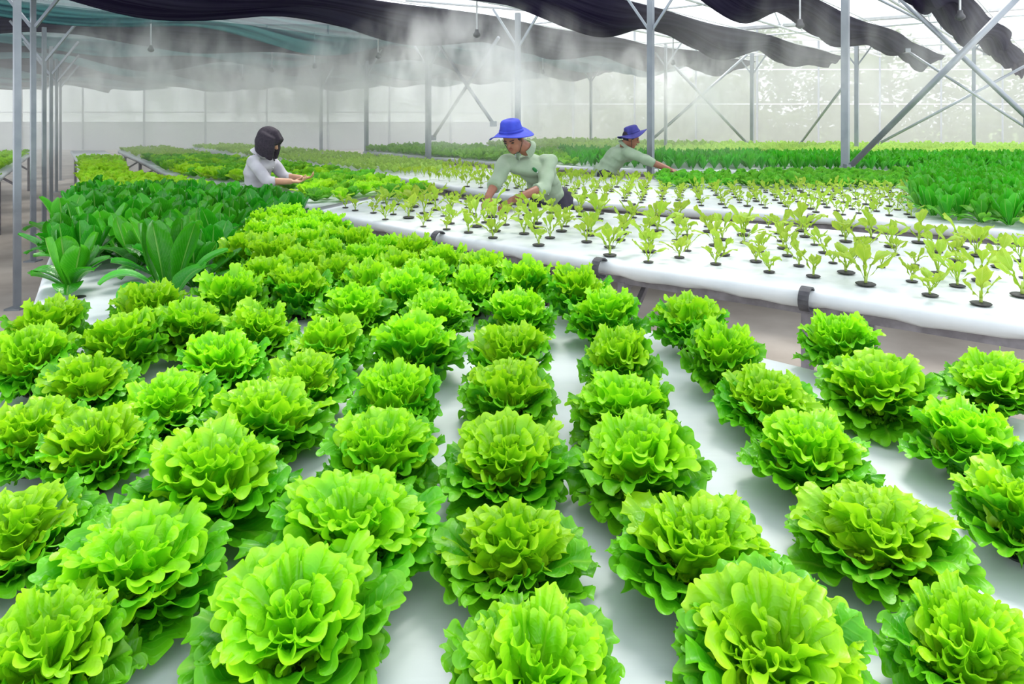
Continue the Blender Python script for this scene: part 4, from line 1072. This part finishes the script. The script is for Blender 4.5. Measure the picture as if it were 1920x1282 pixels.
# man in the bright blue hat: leans over the first seedling bench from the aisle behind it (his right hand is at the left of the photo)
person('person', 'person in sage shirt and bright blue brimmed hat bending over seedlings, both hands down', dict(
    pelvis=(.335, 5.62, .80), chest=(.19, 5.44, 1.08), neck=(.11, 5.34, 1.24), head=(.010, 5.24, 1.325),
    shr=(-.055, 5.33, 1.130), shl=(.31, 5.42, 1.135), elr=(-.125, 5.13, .985), ell=(.245, 5.19, .945), wrr=(-.180, 4.99, .895), wrl=(-.005, 4.98, .87),
    hdr=(-.165, 4.94, .82), hdl=(-.11, 4.90, .825), knr=(.25, 5.42, .43), knl=(.42, 5.36, .43), anr=(.25, 5.45, .08), anl=(.385, 5.12, .08)),
    'skin', 'shirt', 'hat', face=(-.38, -.80, -.45), headtilt=(-.22, -.30, .9), sleeve=.12, chest_badge=True, hat_tilt=(-.10, -.18, 1))
person('person', 'person in pale green shirt and navy hat reaching far right over the plants', dict(
    pelvis=(1.08, 7.86, .82), chest=(1.22, 7.80, 1.03), neck=(1.31, 7.76, 1.165), head=(1.375, 7.73, 1.245),
    shr=(1.33, 7.60, 1.09), shl=(1.28, 7.95, 1.10), elr=(1.56, 7.52, .985), ell=(1.56, 7.86, 1.0), wrr=(1.78, 7.48, .895), wrl=(1.80, 7.68, .90),
    hdr=(1.88, 7.46, .86), hdl=(1.90, 7.60, .87), knr=(1.06, 7.84, .44), knl=(1.10, 8.0, .44), anr=(1.0, 7.84, .08), anl=(1.04, 8.0, .08)),
    'skin', 'shirt', 'hat_dark', face=(.95, -.15, -.28), headtilt=(.15, 0, 1), sleeve=.05, hatsize=.92, hat_tilt=(-.30, 0, 1), feet_dir=(1, 0, 0))
person('person', 'woman with black bobbed hair and loose white shirt working at the lettuce bench', dict(
    pelvis=(-2.34, 6.12, .78), chest=(-2.335, 6.12, 1.0), neck=(-2.30, 6.10, 1.17), head=(-2.225, 6.08, 1.275),
    shr=(-2.32, 5.97, 1.09), shl=(-2.27, 6.26, 1.10), elr=(-2.17, 5.93, .925), ell=(-2.12, 6.22, .94), wrr=(-1.99, 5.99, .915), wrl=(-1.95, 6.16, .93),
    hdr=(-1.89, 6.01, .91), hdl=(-1.86, 6.14, .935), knr=(-2.32, 6.04, .43), knl=(-2.32, 6.22, .43), anr=(-2.35, 6.04, .08), anl=(-2.35, 6.22, .08)),
    'skin_light', 'white_shirt', None, face=(.86, .05, -.5), headtilt=(.4, 0, .9), sleeve=.15, female=True, torso_r=.86, feet_dir=(1, 0, 0), hand_n=(0, 0, 1))

# ------------------------------------------------------------------ trees outside
def tree(x, y, h, r, seed, label):
    rng = random.Random(seed); root = empty('tree', (x, y, -.02)); tag(root, label, 'tree', 'trees outside the back wall')
    m = MB(); m.tube([(0, 0, 0), (.1, 0, h*.35), (0, .1, h*.7)], [.16, .12, .06], 8)
    for k in range(4):
        a = rng.uniform(0, 6.28); m.tube([(.05, 0, h*(.3+.1*k)), (math.cos(a)*r*.6, math.sin(a)*r*.6, h*(.5+.1*k))], [.06, .02], 6)
    m.build('trunk', M['bark'], root)
    V = []; Fc = []
    for k in range(2600):
        th = rng.uniform(0, 6.28); u = rng.uniform(-1, 1); rr = rng.uniform(.5, 1) ** .5 * (1 + .25*math.sin(3*th+seed)+.2*math.sin(5*u+seed)); c = Vector((math.cos(th)*math.sqrt(1-u*u)*r*rr, math.sin(th)*math.sqrt(1-u*u)*r*rr, h*.62 + u*h*.38*rr))
        a = Vector((rng.uniform(-1, 1), rng.uniform(-1, 1), rng.uniform(-.6, .6))).normalized(); b = a.orthogonal().normalized(); s = rng.uniform(.10, .24)
        n0 = len(V); V += [c - a*s, c + b*s*.5, c + a*s, c - b*s*.5]; Fc.append((n0, n0+1, n0+2, n0+3))
    mesh_obj('foliage', V, Fc, M['tree'], root, smooth=False)
for k, (x, y, h, r) in enumerate(((2.5, 36, 4.6, 2.0), (6.0, 38, 5.0, 2.4), (10.5, 35, 3.4, 2.0), (13.5, 37, 6.4, 2.3), (17.5, 36, 5.2, 2.6), (21.5, 38, 6.4, 2.8), (25.5, 36, 5.4, 2.6), (-1.5, 39, 4.0, 2.0))):
    tree(x, y, h, r, 40 + k, 'hazy green tree outside the clear back wall, %s from the left' % (ORD[(k + 1) % 8]))
rng_h = random.Random(9); V = []; Fc = []
for k in range(9000):
    x = rng_h.uniform(.5, 27); y = rng_h.uniform(32, 34); z = rng_h.uniform(0, 1.9 + .35*math.sin(x*1.3)); c = Vector((x, y, z)); a = Vector((rng_h.uniform(-1, 1), rng_h.uniform(-1, 1), rng_h.uniform(-1, 1))).normalized(); b = a.orthogonal(); b.normalize()
    n0 = len(V); V += [c - a*.16, c + b*.1, c + a*.16, c - b*.1]; Fc.append((n0, n0+1, n0+2, n0+3))
tag(mesh_obj('hedge', V, Fc, M['tree'], smooth=False), 'hazy green hedge growing behind the clear back wall', 'hedge')

# ------------------------------------------------------------------ mist
def vol_mat(name, dens, streak=True):
    m, N, L, out = new_mat(name)
    v = N.new('ShaderNodeVolumeScatter'); v.inputs['Color'].default_value = (1, 1, 1, 1); v.inputs['Anisotropy'].default_value = 0.5
    if not streak:
        v.inputs['Density'].default_value = dens; L.new(v.outputs[0], out.inputs['Volume']); return m
    tc = N.new('ShaderNodeTexCoord'); ln = N.new('ShaderNodeVectorMath'); ln.operation = 'LENGTH'; L.new(tc.outputs['Object'], ln.inputs[0])
    mp = N.new('ShaderNodeMapping'); mp.inputs['Scale'].default_value = (5.5, 5.5, 1.3); L.new(tc.outputs['Object'], mp.inputs[0])
    oi = N.new('ShaderNodeObjectInfo'); nz = N.new('ShaderNodeTexNoise'); nz.noise_dimensions = '4D'; nz.inputs['Scale'].default_value = 1.0; nz.inputs['Detail'].default_value = 5; nz.inputs['Distortion'].default_value = .6
    w1 = N.new('ShaderNodeMath'); w1.operation = 'MULTIPLY'; w1.inputs[1].default_value = 37; L.new(oi.outputs['Random'], w1.inputs[0]); L.new(w1.outputs[0], nz.inputs['W'])
    L.new(mp.outputs[0], nz.inputs['Vector'])
    fo = N.new('ShaderNodeMapRange'); fo.inputs[1].default_value = .98; fo.inputs[2].default_value = .1; fo.inputs[3].default_value = 0; fo.inputs[4].default_value = 1; L.new(ln.outputs['Value'], fo.inputs[0])
    st = N.new('ShaderNodeMapRange'); st.inputs[1].default_value = .50; st.inputs[2].default_value = .74; st.inputs[3].default_value = 0; st.inputs[4].default_value = 1; L.new(nz.outputs['Fac'], st.inputs[0])
    a = N.new('ShaderNodeMath'); a.operation = 'MULTIPLY'; L.new(fo.outputs[0], a.inputs[0]); L.new(st.outputs[0], a.inputs[1])
    b = N.new('ShaderNodeMath'); b.operation = 'MULTIPLY'; b.inputs[1].default_value = dens; L.new(a.outputs[0], b.inputs[0]); L.new(b.outputs[0], v.inputs['Density'])
    L.new(v.outputs[0], out.inputs['Volume']); return m
HAZE = vol_mat('thin_haze', 0.042, False)
m = MB(); m.box((-20, 8.0, .02), (3.2, WY - .3, 3.4)); 
tag(m.build('haze', HAZE), 'thin white haze filling the back of the greenhouse', 'haze', kind='stuff')
m = MB(); m.box((3.25, 10.5, .02), (18, WY - .3, 3.4))
tag(m.build('haze', vol_mat('thinner_haze', 0.016, False)), 'very thin haze before the clear back wall on the right', 'haze', kind='stuff')
SPM = vol_mat('spray_mist', 4.8)
SPW = vol_mat('thin_spray_mist', 1.0)
for i, ((px, py, lb_), q) in enumerate(zip(SPR, SP)):
    V, Fc = ell((0, 0, 0), (1, 1, 1), n=24, m_=16)
    o = mesh_obj('mist_spray', V, Fc, SPW if px > 1280 else SPM)
    k = 1.0 if px > 1280 else (1.4 if i in (0, 1, 3) else 1.25)
    o.location = (q.x, q.y, q.z - .40 * k ** .5); o.scale = (1.35 * k, 1.15 * k, .80 * k ** .5)
    tag(o, 'white mist drifting from the sprinkler ' + lb_, 'mist', None)
